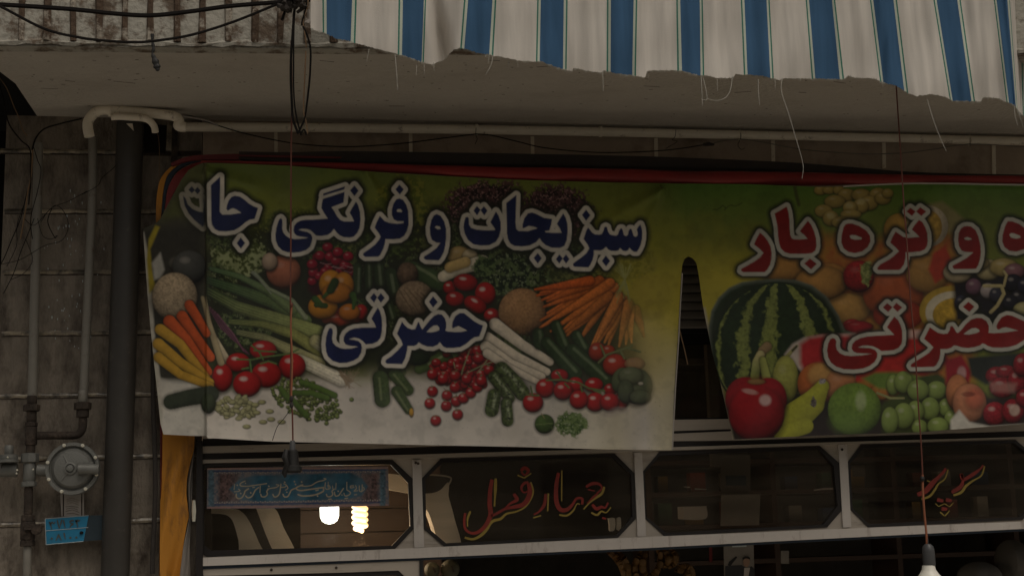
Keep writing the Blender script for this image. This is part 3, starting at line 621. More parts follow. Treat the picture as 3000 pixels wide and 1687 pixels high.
E(Z4, 600, 1060, 148, 170, (.34,.012,.018), gloss=0, dark=.3); E(Z4, 780, 1060, 140, 165, (.38,.012,.018), gloss=0, dark=.3); E(Z4, 690, 1170, 212, 215, (.38,.010,.016), gloss=0, dark=.28, soft=.04)
E(Z4, 690, 1100, 190, 190, (.42,.014,.02), gloss=0, a=.7, soft=.5, flat=.4); E(Z4, 690, 925, 70, 24, (.40,.22,.08), gloss=0, soft=.4)
E(Z4, 640, 1000, 60, 20, (.60,.34,.30), ang=.2, gloss=0, a=.8, flat=1, soft=.5); E(Z4, 755, 1065, 44, 42, (.72,.52,.48), gloss=0, a=.8, flat=1, soft=.5)
# green apple, peach, grapes, red fruit
E(Z5, 460, 1010, 80, 60, (.55,.22,.05), gloss=0); cv.area(Z(*Z5)([(320,900),(420,855),(560,850),(700,860),(820,900),(700,1000),(450,980)]), (.14,.22,.04), soft=6)
E(Z5, 268, 1135, 202, 200, (.20,.32,.05), gloss=0, dark=.42, tex=.3, cell=6); E(Z5, 315, 1070, 40, 70, (.55,.60,.36), gloss=0, a=.5, flat=1, soft=.6); E(Z5, 200, 1230, 120, 90, (.22,.36,.07), gloss=0, a=.4, soft=.6, flat=.5)
cv.area(Z(*Z5)([(780,880),(900,860),(960,900),(1000,1000),(1010,1280),(940,1330),(480,1330),(470,1100)]), (.05,.07,.015), soft=6)
for x, y, rx, ry in ((560,950,50,80),(960,1120,55,70),(1000,1200,50,60),(890,990,76,70),(640,930,70,85),(750,990,82,82),(840,1130,72,88),(730,1150,66,82),(760,1270,60,60),(900,1260,80,66),(640,1185,78,100),(535,1220,64,104)): E(Z5, x, y, rx, ry, (.27,.36,.09), gloss=.28, dark=.42)
S(Z5, [(440,1010),(540,1050),(640,1050)], 9, (.30,.30,.12), shade=.3)
cv.area(Z(*Z5)([(950,760),(1080,720),(1160,850),(1130,950),(960,950)]), (.34,.015,.025), soft=6); E(Z5, 1080, 860, 34, 50, (.62,.45,.42), gloss=0, a=.6, flat=1, soft=.5)
cv.area(Z(*Z5)([(1120,740),(1600,700),(1600,900),(1260,950),(1150,880)]), (.025,.03,.025), soft=6)
E(Z5, 1050, 1010, 90, 140, (.58,.22,.09), gloss=0); E(Z5, 1140, 1090, 128, 150, (.60,.24,.12), gloss=.05, dark=.4); E(Z5, 1180, 1060, 80, 90, (.55,.09,.05), gloss=0, a=.6, soft=.5); E(Z5, 1130, 1020, 50, 18, (.25,.05,.03), gloss=0, a=.7, soft=.5)
for x, y, rx, ry in ((1350,880,90,70),(1420,850,80,50),(1390,970,100,80),(1330,1170,90,92),(1500,920,70,100),(1540,800,70,90),(1470,1150,84,95),(1560,1050,70,70)): E(Z5, x, y, rx, ry, (.34,.02,.03), gloss=.4, tex=.5, cell=5)
E(Z5, 1480, 1140, 40, 44, (.6,.5,.4), gloss=0, a=.7, flat=1, soft=.4); cv.area(Z(*Z5)([(1290,930),(1500,935),(1480,1010),(1310,1000)]), (.45,.24,.2), soft=6, a=.6)
cv.area([(2785,1230),(2810,1200),(2840,1235),(2900,1248),(3170,1230),(3170,1300),(2785,1300)], (.62,.58,.5), soft=4)
# scribbled handwriting near the top
cv.stroke(D4 and Z(*D4)([(380,740),(430,745),(470,720),(500,690),(540,720),(520,750),(570,700),(610,685),(640,700),(690,690),(740,660)]), 1.2, (.03,.04,.01), shade=0, a=.8)
# ------------- lettering
NAVY = (.012,.019,.085); CRIM = (.25,.010,.008)
G1 = Z(780,520,5.572); H1 = Z(1640,600,6.9); T1 = Z(930,830,5.573); T2 = Z(1110,830,5.5735)
navy = [
 A([(1045,330),(1042,560),(1040,770),(1070,805),(1180,803),(1308,783),(1245,740),(1205,725),(1175,735),(1140,758),(1122,735),(1128,690),(1150,630),(1185,585),(1230,570),(1290,580),(1350,620),(1400,665),(1460,700),(1518,722),(1500,780),(1475,858),(1410,870),(1360,900),(1290,960),(1220,1000),(1120,1015),(1030,1012),(975,985),(940,930),(932,850),(930,600),(928,440)]),
 A([(1300,1088),(1355,1160),(1303,1230),(1250,1162)]),
 G1([(240,665),(262,690),(265,760),(262,840),(280,900),(320,950),(380,990),(460,1005),(560,1002),(690,985),(640,975),(560,965),(500,950),(460,915),(443,860),(455,790),(500,735),(560,705),(650,690),(760,690),(1005,672),(950,590),(900,500),(905,440),(925,350),(1280,235),(1262,410),(1065,485),(1110,550),(1160,640),(1210,695),(1270,718),(1435,718),(1400,640),(1360,575),(1400,500),(1465,395),(1500,450),(1530,560),(1540,680),(1525,820),(1490,900),(1430,965),(1360,982),(1270,975),(1200,945),(1150,900),(1105,840),(1060,900),(1000,940),(900,955),(810,948),(770,905),(720,860),(650,838),(580,838),(525,855),(600,875),(670,890),(730,925),(755,980),(745,1050),(715,1130),(650,1185),(560,1215),(450,1228),(350,1222),(260,1190),(190,1120),(155,1030),(150,930),(165,820),(200,710),(220,675)]),
 G1([(925,300),(935,262),(1288,145),(1275,195)]), G1([(1440,130),(1508,218),(1440,305),(1368,212)]),
 B([(725,603),(770,620),(810,680),(835,760),(838,850),(840,930),(820,1010),(785,1070),(730,1105),(650,1112),(550,1110),(545,1160),(525,1230),(485,1310),(460,1330),(300,1332),(270,1310),(275,1285),(340,1240),(420,1180),(470,1120),(490,1080),(470,1040),(415,968),(440,900),(480,820),(540,885),(600,908),(700,920),(775,910),(778,888),(700,888),(655,865),(630,810),(630,740),(650,670),(685,615)]),
 B([(725,430),(780,490),(730,555),(675,490)]),
 B([(1190,798),(1240,820),(1285,890),(1308,980),(1310,1080),(1300,1180),(1280,1270),(1245,1340),(1215,1375),(1060,1370),(1028,1350),(1035,1325),(1110,1280),(1190,1220),(1235,1158),(1190,1155),(1130,1120),(1108,1050),(1105,960),(1125,870),(1155,815)]),
 B([(1575,832),(1592,850),(1595,930),(1620,970),(1690,992),(1800,1002),(1915,998),(1920,985),(1860,900),(1930,765),(1965,820),(1990,900),(1992,990),(1970,1080),(1930,1145),(1850,1185),(1750,1192),(1650,1175),(1580,1120),(1540,1040),(1525,960),(1535,890),(1550,840)]),
 B([(1692,698),(1738,745),(1695,815),(1650,755)]), B([(1780,700),(1825,755),(1785,815),(1738,750)]),
 C3([(54,560),(51,700),(44,900),(54,985),(84,1010),(199,1012),(319,975),(269,955),(209,945),(159,970),(134,975),(131,930),(154,850),(199,790),(249,778),(300,795),(400,845),(470,855),(500,860),(490,930),(465,1005),(410,1010),(420,1025),(500,1032),(620,1032),(600,980),(560,920),(600,850),(640,790),(670,840),(692,920),(695,1020),(685,1120),(655,1195),(600,1220),(500,1218),(420,1185),(370,1140),(345,1098),(300,1150),(220,1190),(120,1202),(30,1195),(-21,1165),(-51,1110),(-63,1040),(-66,900),(-71,660)]),
 C3([(322,1283),(372,1350),(322,1415),(270,1345)]), C3([(592,1300),(635,1350),(590,1415),(548,1360)]), C3([(675,1300),(718,1360),(675,1415),(632,1355)]),
 H1([(575,460),(615,510),(650,560),(710,598),(800,605),(850,590),(880,530),(900,455),(930,440),(955,455),(975,540),(1010,595),(1060,615),(1140,625),(1175,600),(1200,520),(1225,480),(1260,480),(1280,540),(1295,610),(1335,635),(1375,610),(1395,520),(1420,485),(1450,490),(1475,570),(1495,630),(1530,648),(1570,625),(1575,570),(1555,500),(1590,440),(1630,400),(1655,470),(1668,570),(1665,680),(1640,800),(1600,890),(1560,950),(1500,950),(1450,915),(1410,870),(1380,920),(1330,940),(1270,925),(1220,870),(1190,920),(1130,935),(1040,930),(980,905),(935,850),(880,900),(820,925),(690,920),(690,1010),(665,1110),(620,1210),(580,1265),(310,1252),(272,1235),(270,1185),(340,1130),(440,1060),(540,975),(595,880),(560,800),(480,690),(510,600),(545,500)]),
 H1([(532,98),(618,212),(532,325),(448,205)]), H1([(932,1022),(1018,1135),(935,1245),(850,1135)]),
 T1([(215,725),(245,740),(250,800),(240,900),(255,970),(300,1020),(370,1055),(450,1068),(560,1060),(665,1032),(600,1022),(520,1015),(460,995),(425,940),(428,880),(460,815),(520,765),(600,735),(720,722),(955,720),(930,650),(880,575),(920,500),(985,395),(1020,450),(1048,550),(1058,680),(1050,800),(1030,890),(980,950),(900,985),(790,995),(740,940),(680,900),(600,883),(510,910),(600,922),(670,940),(715,985),(728,1050),(715,1130),(670,1210),(590,1260),(480,1295),(360,1298),(250,1265),(170,1190),(140,1110),(130,1000),(140,880),(165,790),(190,735)]),
 T1([(922,157),(975,225),(925,315),(858,235)]), T1([(1035,157),(1100,238),(1035,315),(975,235)]),
 T2([(378,625),(420,680),(470,725),(540,752),(590,745),(615,690),(640,630),(655,635),(680,700),(708,752),(760,690),(830,600),(900,530),(970,500),(1030,510),(1080,570),(1102,650),(1100,720),(1085,770),(1130,785),(1240,793),(1350,790),(1440,768),(1370,730),(1300,695),(1250,715),(1205,735),(1192,700),(1205,620),(1250,530),(1320,485),(1390,485),(1460,540),(1560,620),(1640,665),(1700,685),(1680,760),(1640,865),(1560,880),(1500,920),(1420,990),(1330,1040),(1200,1055),(1100,1052),(1050,1030),(1015,985),(995,958),(960,1000),(880,1035),(790,1030),(710,1000),(650,960),(620,1000),(570,1022),(470,1018),(460,1100),(430,1220),(380,1318),(130,1308),(105,1285),(115,1245),(200,1190),(310,1090),(390,1000),(365,930),(295,818),(330,730)]),
 T2([(885,210),(962,305),(885,395),(818,300)])]
holes = [B([(690,755),(705,738),(740,738),(760,760),(755,775),(700,772)]), B([(1165,960),(1190,945),(1230,955),(1240,985),(1200,988)]), T2([(778,795),(830,735),(890,690),(950,682),(985,720),(985,760),(930,785),(850,800)])]
cv.letters([A([(580,572),(612,600),(640,680),(700,735),(770,765),(828,775),(840,700),(832,600),(850,640),(862,760),(862,880),(828,963),(720,870),(650,790),(600,690)]), A([(690,450),(730,500),(690,540),(648,495)]), A([(760,460),(800,505),(762,552),(722,505)])], [], (.030,.036,.062), edge=(.36,.33,.26), haloa=.45)
wfix = cv.win(596, 470, 640, 700)
cv.letters(navy, holes, NAVY)
J1 = Z(2150,580,6.037); J2 = Z(2580,580,6.038); J3 = Z(2400,860,5.796); J4 = Z(2650,860,5.797); D = Z(2000,440,4.2617)
crim = [
 J1([(460,612),(530,670),(600,760),(650,860),(668,970),(665,1080),(640,1180),(590,1270),(545,1310),(170,1310),(125,1285),(135,1250),(230,1200),(350,1130),(450,1060),(525,970),(455,900),(355,820),(400,720)]),
 J1([(935,150),(965,250),(985,400),(990,560),(1000,660),(1025,715),(1070,732),(1180,735),(1305,722),(1240,650),(1165,590),(1230,500),(1310,405),(1370,480),(1420,590),(1455,720),(1462,850),(1440,930),(1380,975),(1280,988),(1000,988),(900,960),(830,890),(800,800),(782,680),(770,500),(745,380),(720,275),(820,220)]),
 J1([(1345,1070),(1468,1165),(1365,1262),(1245,1160)]),
 D([(2070,915),(2120,918),(2200,945),(2290,1000),(2340,1070),(2345,1140),(2310,1210),(2240,1265),(2150,1285),(2070,1270),(2010,1225),(1980,1150),(1985,1060),(2010,960),(2035,925)]),
 J2([(265,595),(330,640),(400,690),(480,705),(685,690),(620,620),(550,560),(600,480),(680,388),(740,430),(790,520),(825,620),(835,760),(820,850),(780,910),(700,945),(500,965),(440,960),(445,1050),(410,1180),(350,1260),(320,1272),(-40,1272),(-65,1250),(-40,1210),(0,1170),(150,1090),(240,1020),(325,940),(260,870),(168,790),(210,690)]),
 J2([(525,172),(620,240),(555,318),(455,240)]), J2([(700,165),(808,240),(720,318),(625,240)]),
 J2([(1530,495),(1600,505),(1680,570),(1730,680),(1765,830),(1775,960),(1760,1080),(1730,1180),(1690,1250),(1640,1255),(1300,1258),(1270,1225),(1275,1195),(1400,1130),(1520,1060),(1640,962),(1500,955),(1430,930),(1385,850),(1370,740),(1380,620),(1420,540),(1470,505)]),
 J2([(2250,410),(2330,415),(2450,460),(2560,540),(2650,650),(2640,800),(2560,900),(2400,950),(2280,935),(2190,870),(2150,770),(2155,660),(2200,500)]),
 J3([(230,750),(270,765),(292,810),(285,880),(300,950),(350,1010),(430,1045),(540,1058),(700,1050),(890,1022),(740,1012),(640,1008),(580,980),(550,930),(560,860),(610,800),(700,755),(820,725),(1000,712),(1275,700),(1210,630),(1150,572),(1200,490),(1275,388),(1340,450),(1385,540),(1410,640),(1412,760),(1400,850),(1350,920),(1260,960),(1060,975),(1000,935),(920,895),(820,880),(740,882),(655,912),(760,918),(870,925),(950,955),(988,1010),(985,1080),(940,1160),(850,1230),(740,1270),(580,1288),(420,1280),(290,1240),(200,1170),(150,1080),(133,960),(150,850),(185,775)]),
 J3([(1155,160),(1245,230),(1172,312),(1080,235)]), J3([(1310,155),(1412,235),(1330,308),(1248,230)]),
 J4([(430,570),(500,620),(570,665),(660,685),(730,675),(765,620),(780,555),(815,550),(850,600),(880,655),(905,668),(960,620),(1040,520),(1130,440),(1220,412),(1310,415),(1390,465),(1430,540),(1435,610),(1425,665),(1520,672),(1700,660),(1925,625),(1820,595),(1720,568),(1660,580),(1605,610),(1570,600),(1560,550),(1590,480),(1650,400),(1740,362),(1820,372),(1930,420),(2060,480),(2200,530),(2200,640),(2100,740),(2010,800),(1900,870),(1780,905),(1650,918),(1500,915),(1420,890),(1370,860),(1325,845),(1280,880),(1180,910),(1080,922),(980,915),(890,885),(840,880),(790,920),(720,940),(610,940),(610,1020),(590,1120),(540,1210),(500,1240),(120,1250),(100,1225),(120,1190),(200,1140),(330,1060),(420,1000),(490,910),(420,840),(330,765),(370,690)]),
 J4([(1085,138),(1188,220),(1100,310),(990,225)])]
holes2 = [D([(2085,1070),(2110,1058),(2160,1062),(2240,1095),(2230,1115),(2150,1118),(2100,1105)]), J2([(1478,710),(1530,690),(1600,715),(1615,730),(1550,748),(1490,735)]), J2([(2275,650),(2310,620),(2370,630),(2470,670),(2475,705),(2400,722),(2310,705)]), J4([(1000,690),(1060,640),(1140,590),(1210,580),(1265,610),(1275,640),(1220,670),(1100,695)])]
cv.letters(crim, holes2, CRIM, edge=(.55,.53,.45), wd=11.5, hw=27)
# weathering of the vinyl
dirt = np.clip((cv.noise(24)-.5)*1.6, 0, .35)[..., None]; cv.C[:] = cv.C*(1-dirt*.35)
sp = (cv.rng.random(cv.X.shape) > .9985)[..., None]; cv.C[:] = np.where(sp, cv.C*.5, cv.C)

# ------------------------------------------------------------------ the two banners
def bump_(x, y, cx, cy, rx, ry, a): return a*np.exp(-((x-cx)/rx)**2-((y-cy)/ry)**2)
def folds(x, y):
    f = .009*np.sin(x/95+np.sin(y/130)*1.2)+.006*np.sin(y/75+x/210)+.003*np.sin(x/31+y/47+np.sin(x/120)*2)
    for cx, cy, d1, d2 in ((1940,555,-.9,.55),(1940,555,-.35,.9),(1075,505,.5,1.),(600,500,1.,.35)):      # creases from the eyelets
        dx, dy = x-cx, y-cy; L = math.hypot(d1, d2); al = (dx*d1+dy*d2)/L; pe = (dx*d2-dy*d1)/L
        f = f-.026*np.exp(-(pe/(10+.10*np.abs(al)))**2)*np.exp(-np.abs(al)/170)*(al > -5)
    return f
def depthL(x, y):
    base = -.30+.0*x
    turn = np.clip((604-x)/190, 0, 1)
    step = np.clip((606-x)/6, 0, 1)*.03
    return base+turn*.16+step+folds(x, y)-.02*np.clip((y-1150)/160, 0, 1)*(x > 606)+.012*np.sin(y/60)*turn
topL = [(396,478),(590,478),(700,480),(850,486),(1000,497),(1170,509),(1500,527),(1800,535),(1940,537),(2016,539)]
botL = [(396,1272),(480,1272),(560,1276),(603,1276),(610,1284),(625,1283),(800,1293),(1000,1297),(1250,1303),(1500,1308),(1750,1315),(2016,1319)]
lefL = [(592,478),(570,488),(552,499),(531,527),(490,603),(468,644),(455,655),(419,670),(421,700),(425,760),(432,860),(440,950),(450,1050),(461,1150),(470,1240),(480,1276)]
lefL = [(a, b) for a, b in lefL]
rigL = [(2016,530),(2016,752),(2006,758),(1999,775),(1996,800),(1990,900),(1985,1000),(1975,1150),(1968,1320)]
hay = sheet('vegetable_banner', cv, topL, botL, lefL, rigL, 800, 420, depthL, M['print'])
tag(hay, 'vegetable banner with navy lettering outlined in white, its left end folded back', 'banner')
topR = [(2010,538),(2200,540),(2400,548),(2470,547),(2600,538),(2800,540),(3160,544)]
botR = [(2010,1290),(2145,1287),(2200,1284),(2400,1275),(2700,1265),(3010,1240),(3160,1228)]
lefR = [(2012,530),(2012,750),(2028,756),(2040,770),(2046,800),(2060,900),(2088,1040),(2110,1120),(2128,1200),(2148,1290)]
rigR = [(3160,530),(3160,1300)]
fr = sheet('fruit_banner', cv, topR, botR, lefR, rigR, 620, 400, lambda x, y: -.302+folds(x, y)+.008*np.sin(x/60+y/200)*np.clip((x-2030)/80, 0, 1), M['print'])
tag(fr, 'fruit banner with crimson lettering above a watermelon, red apple and green grapes', 'banner')
# pale turned edges (eyelet hems) of the right banner's top
mb = MB(); mb.tube([at(x, y, -.335) for x, y in ((2470,546),(2560,541),(2680,537),(2800,538),(2960,541),(3160,544))], .004, 6)
mb.build('hem', M['paper'], fr, True)
mb = MB(); mb.tube([at(x, y, -.318) for x, y in ((1999,800),(1993,900),(1988,1000),(1978,1150),(1970,1318))], .003, 6); mb.build('hem', M['paper'], hay, True)

# ------------------------------------------------------------------ setting: street, wall, balcony, room
def sheetxy(name, x0, y0, x1, y1, z, mt):
    mb = MB(); mb.add([(x0,y0,z),(x1,y0,z),(x1,y1,z),(x0,y1,z)], [(0,1,2,3)]); return tag(mb.build(name, mt), kind='structure')
sheetxy('road', -400, -400, 400, -2.6, -.15, M['asphalt'])
mb = MB(); mb.box((0,-1.3,-.07), (60,2.6,.14)); tag(mb.build('pavement', M['paving']), kind='structure')
sheetxy('ground', -400, -2.6, 400, 400, -.16, M['asphalt'])

ZS = atz(1000, 362, 1).z if False else at(1000, 360, 0).z           # underside of the slab
YF = atz(500, 138, ZS).y                                            # its front edge, which drifts outwards to the right
_l, _r2 = atz(-60, 133, ZS), atz(3300, 160, ZS)
def yf(x): return _l.y+(min(x, 6)-_l.x)*(_r2.y-_l.y)/(_r2.x-_l.x)
# stone-clad wall: left of the shop front, and the strip above it
wl = empty('stone_wall', at(300, 1687, 0), 'grimy wall of beige stone slabs with raised mortar joints, pipes running down it', 'wall')
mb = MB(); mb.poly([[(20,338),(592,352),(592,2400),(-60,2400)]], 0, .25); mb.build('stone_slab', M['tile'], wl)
joints = [(446,2,350),(620,14,600),(798,12,600),(976,6,600),(1158,0,600),(1341,-6,600),(1530,-12,600),(1720,-20,600),(1910,-26,600)]
mb = MB()
jr = random.Random(3)
for jy, x0, x1 in joints:
    p = [(x, jy+(x-230)*(.010-(jy-446)*3.6e-5)+jr.uniform(-1.2,1.2)) for x in np.linspace(x0, min(x1, 590), 26)]
    mb.tube([at(x, y, .006) for x, y in p], [.0125+jr.uniform(-.0006,.0006) for _ in p], 8)
mb.build('mortar_joint', M['mortar'], wl, True)
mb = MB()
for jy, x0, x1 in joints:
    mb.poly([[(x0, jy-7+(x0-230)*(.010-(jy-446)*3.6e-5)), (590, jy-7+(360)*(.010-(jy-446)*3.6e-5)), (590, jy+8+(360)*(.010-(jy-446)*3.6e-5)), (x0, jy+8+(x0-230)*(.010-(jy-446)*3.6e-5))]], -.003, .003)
mb.build('joint_dark_line', M['rustiron'], wl)  # dark lines along both sides of each mortar bead
wt = empty('stone_lintel', at(1700, 460, 0), 'strip of grimy stone slabs with small pale joints above the banners', 'wall')
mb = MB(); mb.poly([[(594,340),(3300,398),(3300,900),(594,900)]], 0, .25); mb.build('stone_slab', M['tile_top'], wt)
mb = MB()
for x, y0, y1 in ((808,375,452),(1203,385,462),(1560,400,455),(1922,405,460),(2265,412,478),(2590,418,492),(2912,425,512),(3230,430,520)):
    mb.poly([[(x-5,y0),(x+5,y0),(x+6,y1),(x-4,y1)]], -.006, .006)
mb.build('mortar_joint', M['cream'], wt)
mb = MB()
for i in range(60):
    x = 150+jr.gauss(55, 42); y = jr.choice([640, 700, 740, 880, 930, 1000])+jr.gauss(0, 45)
    if not 130 < x < 320: continue
    L = jr.uniform(1.5, 7); r_ = jr.uniform(.8, 1.8); mb.poly([[(x-r_,y),(x,y-r_*1.5),(x+r_,y),(x+r_*.7,y+L),(x,y+L+r_),(x-r_*.7,y+L)]], -.003, .0028)
o = mb.build('paint_drips', M['mortar'] if False else M['platewhite'], wl); o['kind'] = 'stuff'
# black sheets carry the shade left of the wall and behind the drain pipe
mb = MB(); mb.poly([[(-700,-200),(620,-200),(620,2600),(-700,2600)]], .9, .1); tag(mb.build('dark_recess', M['void']), 'black sheet for the unlit gap beyond the left end of the stone wall', 'wall')
mb = MB(); mb.poly([[(419,362),(488,368),(484,448),(422,444)]], -.012, .012); tag(mb.build('wall_hole', M['void'], wl))
mb = MB(); mb.poly([[(489,366),(504,368),(502,442),(487,440)]], -.016, .014); mb.build('mortar_joint', M['mortar'], wl)
mb = MB(); mb.poly([[(505,372),(520,374),(518,500),(500,500)]], -.02, .018); mb.build('iron_strip', M['rustiron'], wl)

bal = empty('balcony', (at(1000,360,0).x, YF, ZS), 'plastered balcony over the shop with a rusty ribbed white front', 'balcony')
q0, q1, q2 = atz(-60, 165, ZS), atz(45, 245, ZS), atz(112, 345, ZS)
def slabpoly(z):
    return [Vector((x, y, z)) for x, y in ((q0.x-1.5, yf(q0.x-1.5)), (6, yf(6)), (9, yf(9)), (9, .2), (q2.x, .2), (q2.x, q2.y), (q1.x, q1.y), (q0.x, q0.y), (q0.x-1.5, q0.y))]
mb = MB(); lo, hi = slabpoly(ZS), slabpoly(ZS+.16); n = len(lo)
mb.add(lo+hi, [tuple(range(n))[::-1], tuple(range(n, 2*n))]+[(i, (i+1) % n, (i+1) % n+n, i+n) for i in range(n)]); mb.build('slab', M['plaster'], bal)
a0 = lo[0]
mb = MB()                                                           # pits and hairline cracks in the plaster underside
for i in range(190):
    p = atz(jr.uniform(60, 3000), jr.uniform(150, 350), ZS); 
    if not yf(p.x)+.03 < p.y < -.03: continue
    L = jr.uniform(.003, .016) if i % 12 else jr.uniform(.03, .09); t_ = jr.uniform(.0008, .0022); a_ = jr.uniform(-.35, .35)
    mb.box((p.x, p.y, ZS-.0004), (L, t_*1.4, .0012), rz=a_)
o = mb.build('plaster_pits', M['rustiron'], bal); o['kind'] = 'stuff'
mb = MB(); xs_ = (a0.x, 6, 9); z0_, z1_ = ZS-.003, ZS+1.75
V = [(x, yf(x)+d_, z_) for x in xs_ for d_, z_ in ((-.001, z0_), (-.001, z1_), (.06, z1_), (.06, z0_))]
mb.add(V, [(i*4+k, i*4+(k+1) % 4, i*4+4+(k+1) % 4, i*4+4+k) for i in (0, 1) for k in range(4)]+[(0,1,2,3),(8,11,10,9)]); mb.build('front_panel', M['fascia'], bal)
mb = MB(); mb.box(((a0.x+9)/2, -.35, ZS+1.82), (9-a0.x+2, 1.7, .14)); mb.build('added_shade_slab', M['plaster'], bal)  # unseen slab added overhead to shade the ribbed front
mb = MB(); mb.box((a0.x+1.2, .0, ZS+.6), (3.4, -2*YF-.14, .85)); mb.build('added_black_block', M['void'], bal)  # black box added so the gap beside the slab looks unlit
# ragged plaster lip at the foot of the front
mb = MB(); V = []; F = []; K = 260
for i in range(K):
    x = a0.x+(9-a0.x)*i/(K-1); h = .045+.02*jr.random()+.015*math.sin(i*.7); dz = jr.uniform(-.004,.006)
    h *= .45; V += [(x, yf(x)-.004-jr.uniform(0,.008), ZS+dz), (x, yf(x)-.013, ZS+h*.5), (x, yf(x)+.002, ZS+h)]
for i in range(K-1):
    for k in range(2): F.append((i*3+k, i*3+3+k, i*3+4+k, i*3+1+k))
mb.add(V, F); mb.build('plaster_lip', M['fascia'], bal)
for i in range(22):
    x = 58+i*76.5
    p0 = at(x, 126, YF)
    mb = MB(); K = 14; pts = [Vector((p0.x+jr.uniform(-.004,.004), yf(p0.x)-.004, ZS+.012+jr.uniform(0,.010)+k*.13)) for k in range(K)]
    mb.tube(pts, [.0145+jr.uniform(-.004,.003) for _ in pts], 7); mb.build('rib', M['rust'], bal)

# shop room behind the front
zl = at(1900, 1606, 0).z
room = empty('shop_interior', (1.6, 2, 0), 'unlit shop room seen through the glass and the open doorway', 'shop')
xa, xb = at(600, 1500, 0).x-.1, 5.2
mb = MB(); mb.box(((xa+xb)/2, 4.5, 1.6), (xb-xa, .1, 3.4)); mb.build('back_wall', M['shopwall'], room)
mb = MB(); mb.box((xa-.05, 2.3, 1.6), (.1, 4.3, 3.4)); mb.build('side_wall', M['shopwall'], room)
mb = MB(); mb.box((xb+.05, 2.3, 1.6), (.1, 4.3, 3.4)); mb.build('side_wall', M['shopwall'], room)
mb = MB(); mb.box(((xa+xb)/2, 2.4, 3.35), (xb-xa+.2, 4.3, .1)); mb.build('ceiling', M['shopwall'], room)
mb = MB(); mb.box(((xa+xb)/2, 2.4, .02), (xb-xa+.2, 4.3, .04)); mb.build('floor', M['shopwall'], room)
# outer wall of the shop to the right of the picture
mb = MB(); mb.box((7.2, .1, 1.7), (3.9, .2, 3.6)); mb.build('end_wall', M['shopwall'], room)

mb = MB(); p = at(2085, 1100, .6); mb.box((p.x, p.y, p.z), (.05, .05, .9)); mb.build('inner_post', M['shopwall'], room)
mb = MB(); p = at(2080, 1060, .7); mb.box((p.x, p.y, p.z), (.6, .04, .03)); mb.build('inner_rail', M['shopwall'], room)
# roller shutter seen in the slit between the banners
sh = empty('roller_shutter', at(2050, 1000, -.03), 'dark roller shutter slats seen through the slit between the banners', 'shutter')
mb = MB()
for k in range(11):
    y0 = 690+k*26; p = [at(1940, y0, -.03), at(2165, y0-2, -.03)]
    mb.tube(p, .020, 8, squash=.55)
mb.build('slat_curtain', M['slat'], sh, True)
mb = MB(); mb.poly([[(1930,660),(2170,660),(2170,975),(1930,975)]], -.012, .01); mb.build('backing', M['void'], sh)

# ------------------------------------------------------------------ shop front of beige aluminium
sf = empty('shop_front', at(1500, 1687, 0), 'beige aluminium shop front with a row of black-edged panes with cut corners', 'shop front')
panes_out = [
 [(591,1362),(606,1355),(1150,1346),(1211.5,1403.5),(1215.5,1545),(1157,1607),(606,1630),(590,1620)],
 [(1291.3,1342.4),(1801,1327.8),(1858.7,1385.3),(1863,1518.8),(1811,1573.5),(1301,1600),(1239.3,1547),(1234.3,1402)],
 [(1932.9,1322.1),(2402,1305.3),(2461,1357.2),(2470.8,1489.3),(2423,1544),(1947,1569.3),(1888,1516),(1880.9,1384)],
 [(2523.6,1301),(2976,1287.9),(3042,1345),(3046,1465),(2996,1521.6),(2544.7,1544),(2491.3,1490.7),(2482.9,1354.4)],
 [(3110,1285),(3560,1270),(3620,1330),(3625,1450),(3575,1505),(3130,1520),(3075,1470),(3068,1340)]]
panes_in = [
 [(597,1375),(612,1366),(1145,1360),(1196,1414.8),(1201.7,1541),(1148,1597.4),(617,1611.5),(598,1595)],
 [(1297,1353.6),(1795.5,1338.4),(1849,1389.5),(1853,1513),(1806.7,1566.5),(1306.7,1590),(1249,1541),(1246,1403.6)],
 [(1934.3,1333.4),(2400.6,1316.5),(2442.7,1364.3),(2454,1482),(2413,1535.6),(1952.5,1559.5),(1893.5,1513),(1889.3,1384)],
 [(2530.6,1311),(2973,1297),(3034,1350),(3037,1460),(2990,1513),(2546,1534),(2498.3,1487.8),(2491.3,1355.8)],
 [(3118,1296),(3555,1281),(3610,1335),(3614,1446),(3570,1494),(3135,1510),(3086,1465),(3079,1345)]]
FY = -.05
hl = [list(p) for p in panes_out]
mb = MB(); mb.poly([[(580,1348),(1150,1336),(1213,1334),(1870,1314),(2470,1292),(3060,1273),(3680,1254),(3680,1524),(3060,1535),(2470,1560),(1870,1585),(1213,1617),(580,1644)]]+[[(x, y) for x, y in p] for p in hl], FY, .05)
mb.build('frame_sheet', M['frame'], sf)
for x0, x1, x2, x3, ya, yb in ((1208,1234,1243,1214,1347,1603),(1858,1881,1893,1868,1325,1571),(2457,2481,2494,2470,1302,1544),(3046,3066,3078,3056,1284,1522)):
    mb = MB(); mb.poly([[(x0,ya),(x1,ya-1),(x2,yb-1),(x3,yb)]], FY-.012, .0118); mb.build('mullion', M['frame_light'], sf)
for i, (po, pi) in enumerate(zip(panes_out, panes_in)):
    mb = MB(); mb.poly([po, pi], FY-.006, .03); g = mb.build('window_gasket', M['gasket'], sf)
    mb = MB(); mb.poly([pi], FY+.012, .004); gl = mb.build('glass_pane', M['glass'], sf)
